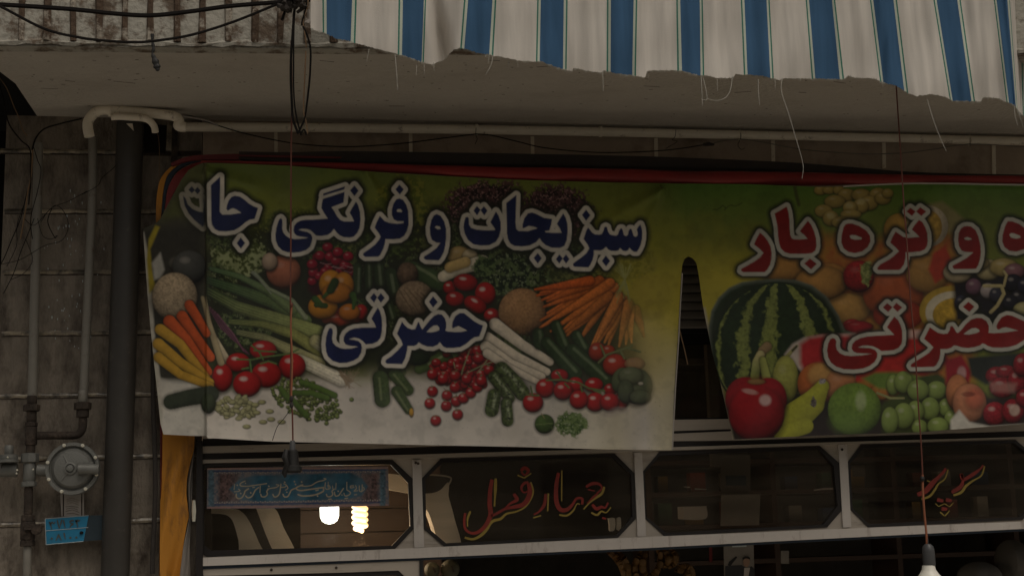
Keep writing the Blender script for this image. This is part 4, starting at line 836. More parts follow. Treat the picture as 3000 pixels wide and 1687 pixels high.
# rails above and below
def rail(name, top, bot, Y, th, mt):
    mb = MB(); mb.poly([top+bot[::-1]], Y, th); return mb.build(name, mt, sf)
rail('upper_rail', [(594,1346),(900,1339),(1200,1331),(1500,1322),(1770,1315),(1975,1309),(2400,1295.5),(3000,1279),(3680,1258)], [(594,1356),(1150,1343.5),(1213,1342),(1870,1322),(2470,1300),(3060,1281.5),(3680,1262)], FY-.02, .05, M['frame'])
rail('black_channel', [(594,1328),(1000,1318),(1300,1306),(1760,1300),(1968,1292),(2150,1290),(3000,1262),(3680,1240)], [(594,1345.5),(900,1338.5),(1200,1330.5),(1500,1321.5),(1770,1314.5),(1975,1308.5),(2400,1295),(3000,1278.5),(3680,1257.5)], FY-.012, .05, M['gasket'])
rail('upper_rail', [(594,1307),(1000,1296),(1300,1290),(1760,1280),(1968,1270),(2150,1262),(3000,1240),(3680,1220)], [(594,1327),(1000,1317.5),(1300,1305.5),(1760,1299.5),(1968,1291.5),(2150,1289.5),(3000,1261.5),(3680,1239.5)], FY-.02, .05, M['frame'])
rail('black_channel', [(594,1285),(1300,1270),(1960,1263),(3000,1225),(3680,1205)], [(594,1306.5),(1000,1295.5),(1300,1289.5),(1760,1279.5),(1968,1269.5),(2150,1261.5),(3000,1239.5),(3680,1219.5)], FY-.01, .05, M['gasket'])
rail('upper_rail', [(594,1250),(1960,1229),(2170,1226),(3680,1170)], [(594,1284.5),(1300,1269.5),(1960,1262.5),(3000,1224.5),(3680,1204.5)], FY-.016, .05, M['frame'])
rail('lower_rail', [(594,1632.5),(1213,1604.5),(1870,1572.5),(2470,1547.5),(3060,1524),(3680,1510.5)], [(594,1657),(1213,1634),(1900,1604),(2500,1573),(3000,1548),(3680,1528)], FY-.035, .09, M['frame_light'])
rail('door_head', [(594,1657.5),(1213,1634.5),(1900,1604.5),(2500,1573.5),(3000,1548.5),(3680,1528.5)], [(594,1666),(1213,1641),(1900,1611),(2500,1580),(3000,1555),(3680,1535)], FY-.025, .08, M['navyedge'])
rail('door_frame', [(594,1666.5),(1232,1640.5)], [(596,1686),(1000,1676),(1168,1670),(1200,1700),(1200,2400),(1240,2400)], FY-.02, .06, M['frame'])
mb = MB(); mb.poly([[(597,1686.5),(1000,1676.5),(1167,1670.5),(1199,1700),(1199,1712),(1160,1684),(1000,1690),(597,1700)]], FY-.012, .03); mb.build('window_gasket', M['gasket'], sf)
mb = MB(); mb.poly([[(597,1700.5),(1000,1690.5),(1160,1684.5),(1199,1712.5),(1199,2300),(597,2300)]], FY+.01, .004); mb.build('glass_pane', M['glass'], sf)
mb = MB(); mb.poly([[(576,1290),(593,1290),(597,2400),(570,2400)]], FY-.04, .09); mb.build('side_post', M['gasket'], sf)
mb = MB(); mb.poly([[(1229,1640),(1240,1640),(1262,2400),(1246,2400)]], FY-.03, .08); mb.build('door_stile', M['black'], sf)
for x, y in ((1218,1355),(1225,1357),(2467,1316),(795,1668),(985,1662)):
    mb = MB(); mb.lathe(at(x, y, FY-.021), (0,-1,0), [(.006,0),(.006,.003),(.003,.005)], 10); mb.build('screw', M['rustiron'], sf)
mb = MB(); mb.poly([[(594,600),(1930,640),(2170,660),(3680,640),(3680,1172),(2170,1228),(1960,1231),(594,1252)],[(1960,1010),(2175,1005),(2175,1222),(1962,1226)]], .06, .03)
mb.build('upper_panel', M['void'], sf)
mb = MB(); mb.poly([[(1962,1012),(2173,1007),(2173,1220),(1964,1224)]], .055, .004); mb.build('glass_pane', M['glass'], sf)

# painted shop words on the glass panes: brush strokes, red with an ochre shadow line
def brush(mb, pts, wd, Y, zf):
    s_ = zf[2]; f = Z(*zf); P = f(pts); n = len(P)
    P = [(p.x, p.y) for p in sm([(a, b, 0) for a, b in P], 5)] if n > 2 else P
    n = len(P); V = []
    for i, (x, y) in enumerate(P):
        ax, ay = P[max(i-1, 0)]; bx, by = P[min(i+1, n-1)]; L = math.hypot(bx-ax, by-ay)+1e-6
        q = i/(n-1); ww = wd/s_/2*(.55+.45*math.sin(math.pi*min(1, q*1.3+.12))); nx_, ny_ = -(by-ay)/L*ww, (bx-ax)/L*ww
        V += [at(x+nx_, y+ny_, Y), at(x-nx_, y-ny_, Y)]
    F = [(2*i, 2*i+1, 2*i+3, 2*i+2) for i in range(n-1)]
    mb.add(V, F)
def words(zf, red, yel, name, label):
    e = empty('painted_lettering', at(zf[0]+1000/zf[2], zf[1]+700/zf[2], FY), label, 'lettering')
    mb = MB()
    for p, wd in red: brush(mb, p, wd*.84, FY+.0085, zf)
    mb.build('red_strokes', M['redpaint'], e)
    mb = MB()
    for p, wd in yel: brush(mb, p, wd*.82, FY+.0100, zf)
    mb.build('ochre_strokes', M['yellowpaint'], e)
words((1200,1280,3.56), [([(860,440),(840,560),(835,700),(845,800),(800,910),(730,980),(650,1000),(585,960),(570,880),(580,790)],58),
 ([(1240,470),(1195,480),(1165,530),(1190,575),(1235,560)],34),([(1240,480),(1255,560),(1235,640),(1185,700),(1100,725),(1000,745),(900,800),(840,820)],62),([(1085,590),(1120,650),(1050,690),(1000,740)],45),([(1160,350),(1200,320),(1240,350),(1200,395),(1165,360)],44),
 ([(1420,590),(1405,700),(1350,775),(1295,805)],42),([(1555,370),(1530,500),(1530,660),(1570,750),(1640,755),(1700,700),(1740,640),(1800,640),(1800,700)],56),
 ([(1840,520),(1900,485),(1970,485),(2005,530),(1950,590)],40),([(1860,545),(1930,560)],24),([(1960,590),(1900,640),(1850,690)],30),([(1905,700),(1950,745),(2000,725),(2040,735),(2070,680)],42),([(2010,840),(2050,850)],40)],
 [([(635,770),(605,850),(605,930)],30),([(575,1045),(660,1062),(740,1025),(800,965),(840,900),(880,868),(950,850),(1010,798),(1110,775),(1200,730),(1262,650),(1290,560),(1262,468)],38),([(898,430),(893,580),(885,720)],40),
 ([(1125,395),(1195,425)],26),([(1195,425),(1270,375)],26),([(1448,585),(1440,770)],32),([(1290,840),(1370,815)],28),([(1588,345),(1586,665)],26),([(1560,808),(1640,815),(1705,765),(1745,695),(1775,700)],26),
 ([(2030,515),(2005,585),(1930,640),(1870,690),(1815,750)],32),([(1895,785),(1955,810),(2000,772),(2050,785),(2100,730)],28)], 'w', 'hand-painted red and ochre words on the glass pane under the navy banner')
words((2400,1280,3.56), [([(1025,600),(1110,560),(1180,480),(1230,430),(1290,370),(1320,325)],66),([(1380,575),(1470,520),(1500,450),(1485,385)],52),([(1500,450),(1600,390),(1680,330),(1710,290)],46),([(1480,380),(1490,440)],60),
 ([(1230,650),(1295,665)],66),([(1320,650),(1380,660)],66),([(1275,745),(1335,750)],66)],
 [([(1065,645),(1150,615),(1205,550),(1245,485),(1310,435),(1345,335)],30),([(1400,605),(1480,575),(1530,510),(1600,455),(1690,400),(1725,300)],36),([(1212,690),(1245,722)],16),([(1245,722),(1305,692)],16),([(1305,692),(1362,725)],16),([(1362,725),(1400,680)],16),([(1262,780),(1310,822)],24),([(1310,822),(1360,765)],24),([(1125,452),(1165,468)],22)],
 'w', 'hand-painted red and ochre word with three dots on the rightmost glass pane')

# calligraphy sticker on the first pane
c2 = Canvas(600, 1362, 1146, 1495, .75, 8)
c2.C[:] = (.20,.20,.22)
k = np.clip((c2.noise(6)-.5)*5+.5, 0, 1)[..., None]; c2.C[:] = np.array([.12,.14,.18])*(1-k)+np.array([.24,.20,.19])*k
c2.area([(606,1370),(1138,1368),(1138,1372),(606,1375)], (.40,.24,.20), soft=1); c2.area([(606,1484),(1138,1475),(1138,1480),(606,1489)], (.36,.22,.20), soft=1)
c2.area([(615,1378),(1130,1374),(1130,1378),(615,1382)], (.03,.06,.16), soft=1); c2.area([(615,1476),(1130,1468),(1130,1472),(615,1480)], (.03,.06,.16), soft=1)
for x0 in (611, 1113): c2.area([(x0,1376),(x0+16,1376),(x0+16,1482),(x0,1482)], (.09,.15,.19), soft=3, tex=.9, cell=6)
for x0, x1 in ((640,700),(1060,1108)): c2.area([(x0,1386),(x1,1384),(x1,1468),(x0,1470)], (.13,.08,.075), soft=6, tex=1.2, cell=6)
c2.area([(672,1432),(700,1405),(740,1392),(1030,1384),(1062,1402),(1078,1424),(1060,1450),(1020,1462),(760,1470),(705,1462)], (.035,.13,.20), soft=3, tex=.6, cell=24)
for q in range(70):
    x = 630+q*7; c2.ell(x, 1384+(q % 2)*2-.008*(x-600), 2.2, 1.6, (.35,.30,.26), gloss=0, flat=1); c2.ell(x, 1473-(q % 2)*2-.015*(x-600), 2.4, 1.8, (.38,.32,.28), gloss=0, flat=1)
for cx_, cw_, aa in ((690,60,.35),(800,40,.3),(880,25,.3),(960,30,.2),(1040,50,.25)): c2.area([(cx_,1382),(cx_+cw_,1380),(cx_+cw_-20,1474),(cx_-20,1476)], (.20,.21,.22), soft=14, a=aa)
CR_ = (.46,.39,.27)
for p, r in (([(50,370),(38,470)],8),([(40,512),(110,505),(150,490),(120,462)],8),([(80,555),(78,610),(125,640),(185,620),(230,550),(245,500),(310,455)],12),([(245,310),(180,340),(150,372),(170,402),(280,408),(420,392),(650,358)],10),([(255,590),(300,625),(370,600),(410,535),(440,480),(500,432)],12),([(530,405),(525,530)],9),([(540,560),(560,603),(620,605),(665,560),(655,505),(680,470)],11),([(670,462),(740,445),(830,430),(885,390),(835,378)],9),([(770,565),(800,610),(860,590),(900,520),(920,370)],12),([(920,430),(1000,420),(1022,385),(975,362)],9),([(1035,400),(1052,445),(1010,480)],9),([(960,560),(990,608),(1050,600),(1090,535),(1120,480),(1210,440)],12),([(1245,565),(1330,590),(1480,585),(1600,560),(1690,520),(1725,490),(1722,430)],14),([(1700,435),(1500,462),(1300,488),(1220,465),(1220,430),(1330,383)],13),([(1300,400),(1400,408),(1500,390),(1570,345),(1640,315),(1720,300),(1770,272),(1735,262)],10),([(1760,340),(1755,440),(1800,465),(1850,440),(1830,395),(1800,400)],9),([(1812,330),(1815,440)],7),([(1780,560),(1800,602),(1860,600),(1900,560),(1885,500),(1930,460)],11),([(1895,400),(1900,455)],6),([(1962,350),(1955,470)],7),([(1930,520),(1950,590),(2010,580),(2050,525),(2100,450)],11),([(2165,330),(2165,480)],8),([(2110,540),(2130,588),(2190,580),(2235,530),(2170,478)],10),([(2290,398),(2235,405),(2240,440),(2300,425)],9),([(2330,395),(2345,450),(2300,500),(2370,490)],8),([(2400,400),(2405,498),(2450,490),(2455,380)],9),([(2480,430),(2492,470),(2440,512)],8),
  ([(95,385),(100,392)],13),([(160,540),(165,546)],13),([(350,530),(354,536)],13),([(250,350),(254,354)],10),([(390,432),(425,428)],9),([(690,405),(696,410)],12),([(990,330),(994,336)],14),([(1175,318),(1178,322)],14),([(1195,370),(1198,376)],14),([(1030,520),(1034,522)],12),([(1310,325),(1314,328)],14),([(1580,490),(1625,478)],10),([(1610,590),(1614,594)],13),([(1820,655),(1870,650)],11),([(2000,500),(2004,503)],14),([(2070,570),(2074,574)],11),([(2130,640),(2180,632)],11),([(2310,570),(2350,565)],9)):
    c2.stroke([(a.x, a.y) for a in sm([(a, b, 0) for a, b in Z(680,1360,6.44)(p)], 5)] if len(p) > 2 else Z(680,1360,6.44)(p), r/6.44, CR_, shade=0, soft=.9)
st = sheet('calligraphy_sticker', c2, [(607,1371),(820,1367),(1138,1366)], [(607,1489),(820,1488),(1139,1480)], [(607,1360),(606,1500)], [(1137,1360),(1140,1490)], 560, 140, lambda x, y: FY-.009-.004*np.abs(np.sin(x/38+y/50))+0*x, M['sticker'])
tag(st, 'long blue calligraphy sticker with patterned border on the leftmost pane', 'sticker')

# ------------------------------------------------------------------ striped awning
TB = [(.75,910,910),(.94,946,947),(1,957.6,958),(1.335,1031,1027),(1.39,1042,1038),(1.94,1169.6,1167),(2,1181.7,1178.6),(2.335,1241.5,1234.9),(2.39,1245.5,1239),(2.94,1361,1350),(3,1372.7,1361),(3.335,1442.5,1432.8),(3.39,1451,1442),
 (3.94,1575.7,1572),(4,1585.4,1582),(4.335,1651.4,1649),(4.39,1660,1657),(4.94,1780,1779),(5,1790.8,1790),(5.335,1856,1852),(5.39,1864,1860),(5.94,1983,1986),(6,1993.8,1999),(6.335,2049.7,2052.4),(6.39,2056,2060),(6.94,2172,2181),(7,2181.7,2191),(7.335,2245.3,2257),(7.39,2252,2264),
 (7.94,2362,2380),(8,2370.7,2389.4),(8.335,2436.7,2460),(8.39,2444,2470),(8.94,2550,2580),(9,2559,2589),(9.335,2617,2649),(9.39,2625,2658),(9.94,2736,2784),(10,2744.6,2792),(10.335,2804,2846),(10.39,2812,2854),(10.94,2913,2950),(11,2920,2957),(11.335,2951,2976),(11.39,2958,2981),(11.9,2985,2992),(12.6,3060,3090),(13.4,3200,3240)]
BE = [(905,80),(925,90),(945,95),(958,100),(985,114),(1010,118),(1030,122),(1045,128),(1090,140),(1160,158),(1190,166),(1235,182),(1265,190),(1285,182),(1300,177),(1312,163),(1330,146),(1345,142),(1365,144),(1395,155),(1430,160),(1490,172),(1530,180),(1585,181),(1610,190),(1655,205),(1677,209),(1680,199),(1720,208),(1765,213),(1768,207),(1800,215),(1825,218),(1850,221),(1890,228),(1897,208),(1950,206),(2000,209),(2020,214),(2050,222),(2070,222),(2100,229),(2145,229),(2155,218),(2200,220),(2240,224),(2285,236),(2295,230),(2390,231),(2470,233),(2485,222),(2505,228),(2560,230),(2580,240),(2625,252),(2660,273),(2685,282),(2700,280),(2730,276),(2770,285),(2790,296),(2850,297),(2875,298),(2880,285),(2900,286),(2930,290),(2950,300),(2965,305),(2975,312),(2985,328),(3000,340),(3240,350)]
def awning():
    mt = bpy.data.materials.new('striped_cotton'); mt.use_nodes = True; t = mt.node_tree; N = t.nodes; L = t.links
    b = N['Principled BSDF']; b.inputs['Roughness'].default_value = .9; b.inputs['Specular IOR Level'].default_value = .1
    uv = N.new('ShaderNodeUVMap'); uv.uv_map = 'cloth'; sx = N.new('ShaderNodeSeparateXYZ'); L.new(uv.outputs[0], sx.inputs[0])
    nz = N.new('ShaderNodeTexNoise'); nz.inputs['Scale'].default_value = 300; nz.inputs['Detail'].default_value = 2; L.new(uv.outputs[0], nz.inputs[0])
    ad = N.new('ShaderNodeMath'); ad.operation = 'MULTIPLY_ADD'; ad.inputs[1].default_value = .012; L.new(nz.outputs[0], ad.inputs[0]); L.new(sx.outputs[0], ad.inputs[2])
    fr_ = N.new('ShaderNodeMath'); fr_.operation = 'FRACT'; L.new(ad.outputs[0], fr_.inputs[0])
    cr = N.new('ShaderNodeValToRGB'); L.new(fr_.outputs[0], cr.inputs[0]); el = cr.color_ramp.elements; cr.color_ramp.interpolation = 'CONSTANT'
    BL, PA, GR, WH = (.070,.155,.285,1), (.66,.71,.60,1), (.07,.24,.18,1), (.76,.71,.645,1)
    for k, (p, c) in enumerate(((0,BL),(.341,PA),(.384,GR),(.410,WH),(.934,GR),(.960,PA))):
        e = el[k] if k < 2 else el.new(p); e.position = p; e.color = c
    tc = N.new('ShaderNodeTexCoord'); mp = N.new('ShaderNodeMapping'); mp.inputs['Scale'].default_value = (14,1,1.2); L.new(tc.outputs['Object'], mp.inputs[0])
    n2 = N.new('ShaderNodeTexNoise'); n2.inputs['Scale'].default_value = 1.6; n2.inputs['Detail'].default_value = 8; L.new(mp.outputs[0], n2.inputs[0])
    mr = N.new('ShaderNodeMapRange'); mr.inputs[1].default_value = .3; mr.inputs[2].default_value = .7; mr.inputs[3].default_value = .76; mr.inputs[4].default_value = 1.1; L.new(n2.outputs[0], mr.inputs[0])
    vm = N.new('ShaderNodeVectorMath'); vm.operation = 'SCALE'; L.new(cr.outputs[0], vm.inputs[0]); L.new(mr.outputs[0], vm.inputs['Scale']); L.new(vm.outputs[0], b.inputs['Base Color'])
    wv = N.new('ShaderNodeTexNoise'); wv.inputs['Scale'].default_value = 260; L.new(tc.outputs['Object'], wv.inputs[0])
    bp = N.new('ShaderNodeBump'); bp.inputs['Strength'].default_value = .35; bp.inputs['Distance'].default_value = .004; L.new(wv.outputs[0], bp.inputs['Height']); L.new(bp.outputs[0], b.inputs['Normal'])
    tl = N.new('ShaderNodeBsdfTranslucent'); L.new(vm.outputs[0], tl.inputs[0]); ms = N.new('ShaderNodeMixShader'); ms.inputs[0].default_value = .22
    L.new(b.outputs[0], ms.inputs[1]); L.new(tl.outputs[0], ms.inputs[2]); L.new(ms.outputs[0], N['Material Output'].inputs[0])
    e = empty('striped_awning', at(1900, 0, -1.42), 'ragged blue and white striped awning cloth hanging at the top right', 'awning')
    U = np.linspace(.75, 13.4, 1100); tu, tt, tb_ = zip(*TB); ex, ey = zip(*BE)
    xt = np.interp(U, tu, tt); xb = np.interp(U, tu, tb_); yb = np.interp(xb, ex, ey)
    rg = np.random.default_rng(2); yb = yb+rg.normal(size=len(U))*.9
    NV = 70; v = np.linspace(0, 1, NV)[:, None]; y = -330+(yb[None, :]+330)*v
    k = np.clip(y/np.maximum(yb[None, :], 1), -1.6, 1); wgt = np.where(k > 0, k**1.0, k*.5); x = xt+(xb-xt)*wgt
    Yd = -1.42+.010*np.sin(U*3.1+1)[None, :]+.006*np.sin(U*9.3+y/90)+.005*np.sin(U*17)+.014*np.exp(-((U-2.62-(y-100)/900)/.10)**2)*5*np.clip((y+150)/250, .2, 1)-.02*np.exp(-((U-2.9)/.15)**2)
    Yd = Yd+.012*np.exp(-((U-9.25+y/800)/.08)**2)+np.clip((U-11.30)/.5, 0, 1)*.34+.018*np.sin(y/60+U*2)*np.clip((y-40)/200, 0, 1)*.6
    qx = (x-PW/2)/FPX; qy = (PH/2-y)/FPX; D = np.stack([CD[i]+CR[i]*qx+CU[i]*qy for i in range(3)], -1)
    P = np.array(CAM)+D*((Yd-CAM.y)/D[..., 1])[..., None]; nx = len(U); P = P.reshape(-1, 3)-np.array(ORG[e.name])
    idx = np.arange(nx*NV).reshape(NV, nx); F = np.stack([idx[:-1,:-1], idx[1:,:-1], idx[1:,1:], idx[:-1,1:]], -1).reshape(-1, 4)
    me = bpy.data.meshes.new('awning_cloth'); me.vertices.add(len(P)); me.vertices.foreach_set('co', P.ravel()); me.loops.add(F.size); me.loops.foreach_set('vertex_index', F.ravel())
    me.polygons.add(len(F)); me.polygons.foreach_set('loop_start', np.arange(0, F.size, 4)); me.polygons.foreach_set('use_smooth', np.ones(len(F), bool)); me.update(calc_edges=True)
    uvl = me.uv_layers.new(name='cloth'); UU = np.stack([np.broadcast_to(U, (NV, nx)), np.broadcast_to(v, (NV, nx))], -1).reshape(-1, 2); uvl.data.foreach_set('uv', UU[F.ravel()].ravel())
    me.materials.append(mt); o = bpy.data.objects.new('awning_cloth', me); sc.collection.objects.link(o); o.parent = e; ORG[o.name] = ORG[e.name]
    Y = -1.425; k2 = Z(1000,0,2.576); k3 = Z(2000,0,2.576)
    th = [k2(p) for p in ([(210,370),(190,470)],[(405,415),(418,560),(425,680)],[(570,490),(565,570)],[(625,490),(625,565)],[(697,470),(700,540)],[(1145,420),(1130,490),(1090,565)],[(1115,420),(1110,480)],[(1260,450),(1265,520)],[(1330,450),(1332,510)],[(1972,540),(1975,600),(1976,690)],[(2305,540),(2320,590)])]
    th += [k3(p) for p in ([(140,580),(145,690),(150,800)],[(155,590),(185,745),(140,750)],[(260,600),(262,690)],[(375,580),(360,680),(320,740),(250,760),(185,745)],[(570,600),(572,700),(580,795)],[(698,590),(698,680)],[(752,590),(745,690),(800,860),(850,1030),(900,1200),(910,1280),(900,1350)],[(1500,610),(1515,670)],[(1845,750),(1890,900),(1940,1030),(1975,1110),(1990,1140)],[(2500,790),(2510,880),(2530,950)],[(2530,830),(2570,960)])]
    for p in th:
        mb = MB(); q = sm([(a, c, 0) for a, c in p], 5); n = len(q)
        mb.tube([at(a.x, a.y, Y) for a in q], [(.0015 if len(p) > 2 else .0010)*(1-.6*i/n) for i in range(n)], 5); mb.build('loose_thread', M['thread'], e)
    mb = MB()                                                       # short frayed fibres along the torn edge
    for i in range(700):
        j = jr.randrange(0, nx); a, c = xb[j], yb[j]; L = jr.uniform(2, 7); dx = jr.uniform(-3, 3)
        mb.tube([at(a, c-1, Y), at(a+dx, c+L, Y)], [.0008, .0004], 3, cap=False)
    o = mb.build('frayed_edge', M['thread'], e); o['kind'] = 'stuff'
    mb = MB(); mb.tube([at(880, -325, -1.42), at(3300, -325, -1.42)], .02, 12); mb.build('rod', M['rustiron'], e, True)
awning()

# ------------------------------------------------------------------ red roll, black band and old cloths round the banners
def band(name, top, bot, Y, th, mt, parent=None, n=6):
    T = [(p.x, p.y) for p in sm([(a, b, 0) for a, b in top], n)]; B_ = [(p.x, p.y) for p in sm([(a, b, 0) for a, b in bot], n)]
    mb = MB(); mb.poly([T+B_[::-1]], Y, th); return mb.build(name, mt, parent)
e = empty('tarpaulin_roll', at(1600, 520, -.28), 'rolled red tarpaulin with a black cover strip along the top of both banners', 'tarpaulin')
cen = [(590,474,3),(700,476,4),(850,481,6),(1000,487,10),(1250,498,14),(1500,508,18),(1800,516,21),(2000,521,20),(2300,524,20),(2600,526,15),(2800,527,13),(3000,528,12.5),(3240,530,12)]
q = sm(cen, 12); mb = MB(); mb.tube([at(p.x, p.y, -.275+.004*math.sin(p.x/70)) for p in q], [p.z*mpp(-.27, p.x, p.y)*(1+.03*math.sin(p.x/41)) for p in q], 18)
o = mb.build('red_roll', M['red'], e, True)
band('black_strip', [(700,444),(850,446),(1000,443),(1250,446),(1500,450),(1800,456),(2000,462),(2300,475),(2500,490),(2700,505),(3000,512),(3240,514)], [(700,466),(850,474),(1000,480),(1250,487),(1500,492),(1800,498),(2000,501),(2300,505),(2500,508),(2700,512),(3000,518),(3240,520)], -.24, .03, M['blackcloth'], e)
band('dark_red_strip', [(500,478),(540,462),(580,455),(640,452),(700,451)], [(505,486),(545,472),(582,468),(640,468),(705,468)], -.235, .02, M['darkred'], e)
band('dark_red_strip', [(700,454),(850,456),(1000,460)], [(700,458),(850,462),(1000,464)], -.246, .004, M['darkred'], e)
for yo in (0, 8): mb = MB(); mb.tube([at(a, b+yo, -.245) for a, b in ((850,474-8),(1000,472),(1250,478),(1500,483),(1800,488),(2000,492),(2300,497))], .002, 5); mb.build('seam', M['black'], e)

e = empty('old_cloth_layers', at(480, 600, -.15), 'folded edges of yellow, blue and red cloth curling out behind the top left banner corner', 'cloth')
band('yellow_edge', [(575,462),(540,468),(510,482),(484,505),(468,530),(460,570),(457,610),(457,662)], [(560,470),(530,478),(508,494),(488,520),(478,560),(474,600),(471,640),(460,662)], -.14, .015, M['yellow'], e)
band('blue_edge', [(590,467),(545,474),(510,494),(489,520),(479,560),(475,600),(472,638),(474,625)], [(600,474),(560,478),(520,500),(500,528),(488,560),(484,590),(480,612),(478,622)], -.145, .012, M['navyedge'], e)
band('red_edge', [(592,473),(560,482),(522,503),(502,530),(490,560),(486,590),(483,612)], [(600,480),(580,490),(560,500),(535,525),(515,555),(497,590),(484,618)], -.15, .012, M['red'], e)

e = empty('orange_side_cloth', at(512, 1687, -.1), 'stained orange cloth hanging beside the shop front, with a red edge', 'cloth')
OQ = Z(0,1120,2.556)
def wavy(L, R, Y, mt, name, amp=.018, ph=0.0):
    """hanging strip between a left and a right pixel edge, with soft folds"""
    ny, nx = 60, 14; V = []; F = []
    ly = [p[1] for p in L]; lx = [p[0] for p in L]; rx = [p[0] for p in R]; ry = [p[1] for p in R]
    for j in range(ny):
        y = ly[0]+(ly[-1]-ly[0])*j/(ny-1); a, b = np.interp(y, ly, lx), np.interp(y, ry, rx)
        for i in range(nx):
            u = i/(nx-1); V.append(at(a+(b-a)*u, y, Y-amp*math.sin(u*5+ph+y/120)-.3*amp*math.sin(y/40+u*9)))
    for j in range(ny-1):
        for i in range(nx-1): F.append((j*nx+i, (j+1)*nx+i, (j+1)*nx+i+1, j*nx+i+1))
    mb = MB(); mb.add(V, F); return mb.build(name, mt, e, True)
wavy(OQ([(1215,300),(1215,600),(1200,900),(1197,1200),(1195,1900)]), OQ([(1460,300),(1455,500),(1420,620),(1400,720),(1395,830),(1415,1000),(1400,1060),(1375,1200),(1345,1449),(1320,1900)]), -.09, M['yellow'], 'cloth_panel')
wavy(OQ([(1170,0),(1195,200),(1200,400),(1200,900),(1190,1449),(1188,1900)]), OQ([(1180,0),(1214,200),(1216,400),(1214,700),(1199,1449),(1197,1900)]), -.075, M['darkred'], 'red_edge', .004)
wavy(OQ([(1455,450),(1420,620),(1398,760),(1418,1010),(1372,1230),(1345,1449),(1300,1900)]), OQ([(1462,450),(1450,620),(1440,760),(1432,1010),(1420,1230),(1425,1449),(1430,1900)]), -.06, M['clothback'], 'grey_lining', .012)
wavy(OQ([(1440,880),(1436,960),(1440,1040)]), OQ([(1462,880),(1468,960),(1462,1040)]), -.11, M['bolt'], 'steel_clip', .004)
mb = MB(); OP = OQ([(1146,-300),(1146,0),(1150,250),(1160,500),(1163,800),(1155,1050),(1143,1300),(1140,1430)])
mb.tube([at(p.x, p.y, -.07) for p in sm([(a, b, 0) for a, b in OP], 5)], [.009]*3+[.010]*33, 6, squash=.5)
tag(mb.build('strap', M['blackcloth']), 'black strap hanging between the drain pipe and the orange cloth', 'strap')

# ------------------------------------------------------------------ pipes on the wall
def pipe(pts, rpx, Y, mt, name, parent, n=6, seg=14, dY=None):
    q = sm([(a, b, 0) for a, b in pts], n); P = []
    for i, p in enumerate(q):
        y = Y if dY is None else np.interp(i/(len(q)-1), [0, 1], [Y, dY]); P.append(at(p.x, p.y, y))
    mb = MB(); mb.tube(P, rpx*mpp(Y, q[0].x, q[0].y), seg); return mb.build(name, mt, parent, True)
dp = empty('drain_pipe', at(337, 1687, -.09), 'thick dark drain pipe running down the stone wall', 'drain pipe')
pipe([(384,300),(382,361),(366,820),(350.5,1280),(337,1687),(312,2400)], 39, -.09, M['drain'], 'pipe', dp, 10, 28)
mb = MB(); mb.poly([[(370,362),(388,362),(392,384),(380,372)]], -.152, .002); mb.build('label_scrap', M['cream'], dp)
gp = empty('gas_pipe', at(263, 400, -.07), 'long cream gas pipe bending over the drain pipe and running right under the balcony', 'gas pipe')
pipe([(262,400),(257,372),(261,350),(280,330),(310,322),(400,328),(480,336),(512,342),(525,355),(522,368),(530,372),(545,373)], 15, -.16, M['cream'], 'pipe', gp, 8)
pipe([(538,372),(800,374),(1000,375),(1500,382),(2000,392),(2500,402),(3000,414),(3240,420)], 14, -.05, M['cream'], 'pipe', gp, 3)
for x, y in ((322,324),(1759,386),(1395,380),(2170,396),(2842,411)):
    mb = MB(); c = at(x, y, -.05 if x > 500 else -.16); ax = at(x+10, y+.2, c.y)-c; ax.normalize(); r = 17*mpp(-.05)
    mb.lathe(c-ax*.006, ax, [(r*.9,0),(r,0),(r,.012 if x < 2000 else .004),(r*.9,.012 if x < 2000 else .004)], 18); mb.build('clamp', M['cream'], gp)
g2 = empty('lower_gas_pipe', at(250, 1160, -.07), 'slim grey gas pipe dropping from a cream bend beside the drain pipe', 'gas pipe')
pipe([(325,344),(345,342),(380,344),(420,347),(440,356),(452,372),(455,388)], 10, -.19, M['cream'], 'cream_bend', g2, 6)
pipe([(271,400),(271,560),(258,860),(244,1160),(243,1190)], 12.5, -.07, M['greypipe'], 'pipe', g2, 6)
g3_ = empty('left_gas_pipe', at(95, 1160, -.07), 'grey gas pipe nearest the left end of the wall, dropping to the meter valve', 'gas pipe')
pipe([(113,420),(110,560),(102,860),(95,1160),(93,1195)], 13.5, -.07, M['greypipe'], 'pipe', g3_, 6)
FQ = Z(0,1120,2.556)
def stack(parent, segs, Y, axis=(0,0,-1)):
    """turned fitting made of short drums; segs = (x, y0, y1, r, material, name) in zoom pixels"""
    for x, y0, y1, r, mt, nm in segs:
        (a, b), (c, d) = FQ([(x, y0), (x-(y1-y0)*.02, y1)]); p0 = at(a, b, Y); p1 = at(c, d, Y); ax = p1-p0; L = ax.length; rr = r/2.556*mpp(Y, a, b)
        mb = MB(); mb.lathe(p0, ax, [(rr*.88,0),(rr,L*.08),(rr,L*.92),(rr*.88,L)], 8 if nm == 'hex_nut' else 20); mb.build(nm, mt, parent, nm != 'hex_nut')
vs = empty('gas_valve_stack', at(88, 1500, -.09), 'rusty tee, grey cross fitting and shut-off valve on the left gas pipe', 'gas valve')
RI, AL, GP = M['rustiron'], M['alu'], M['greypipe']
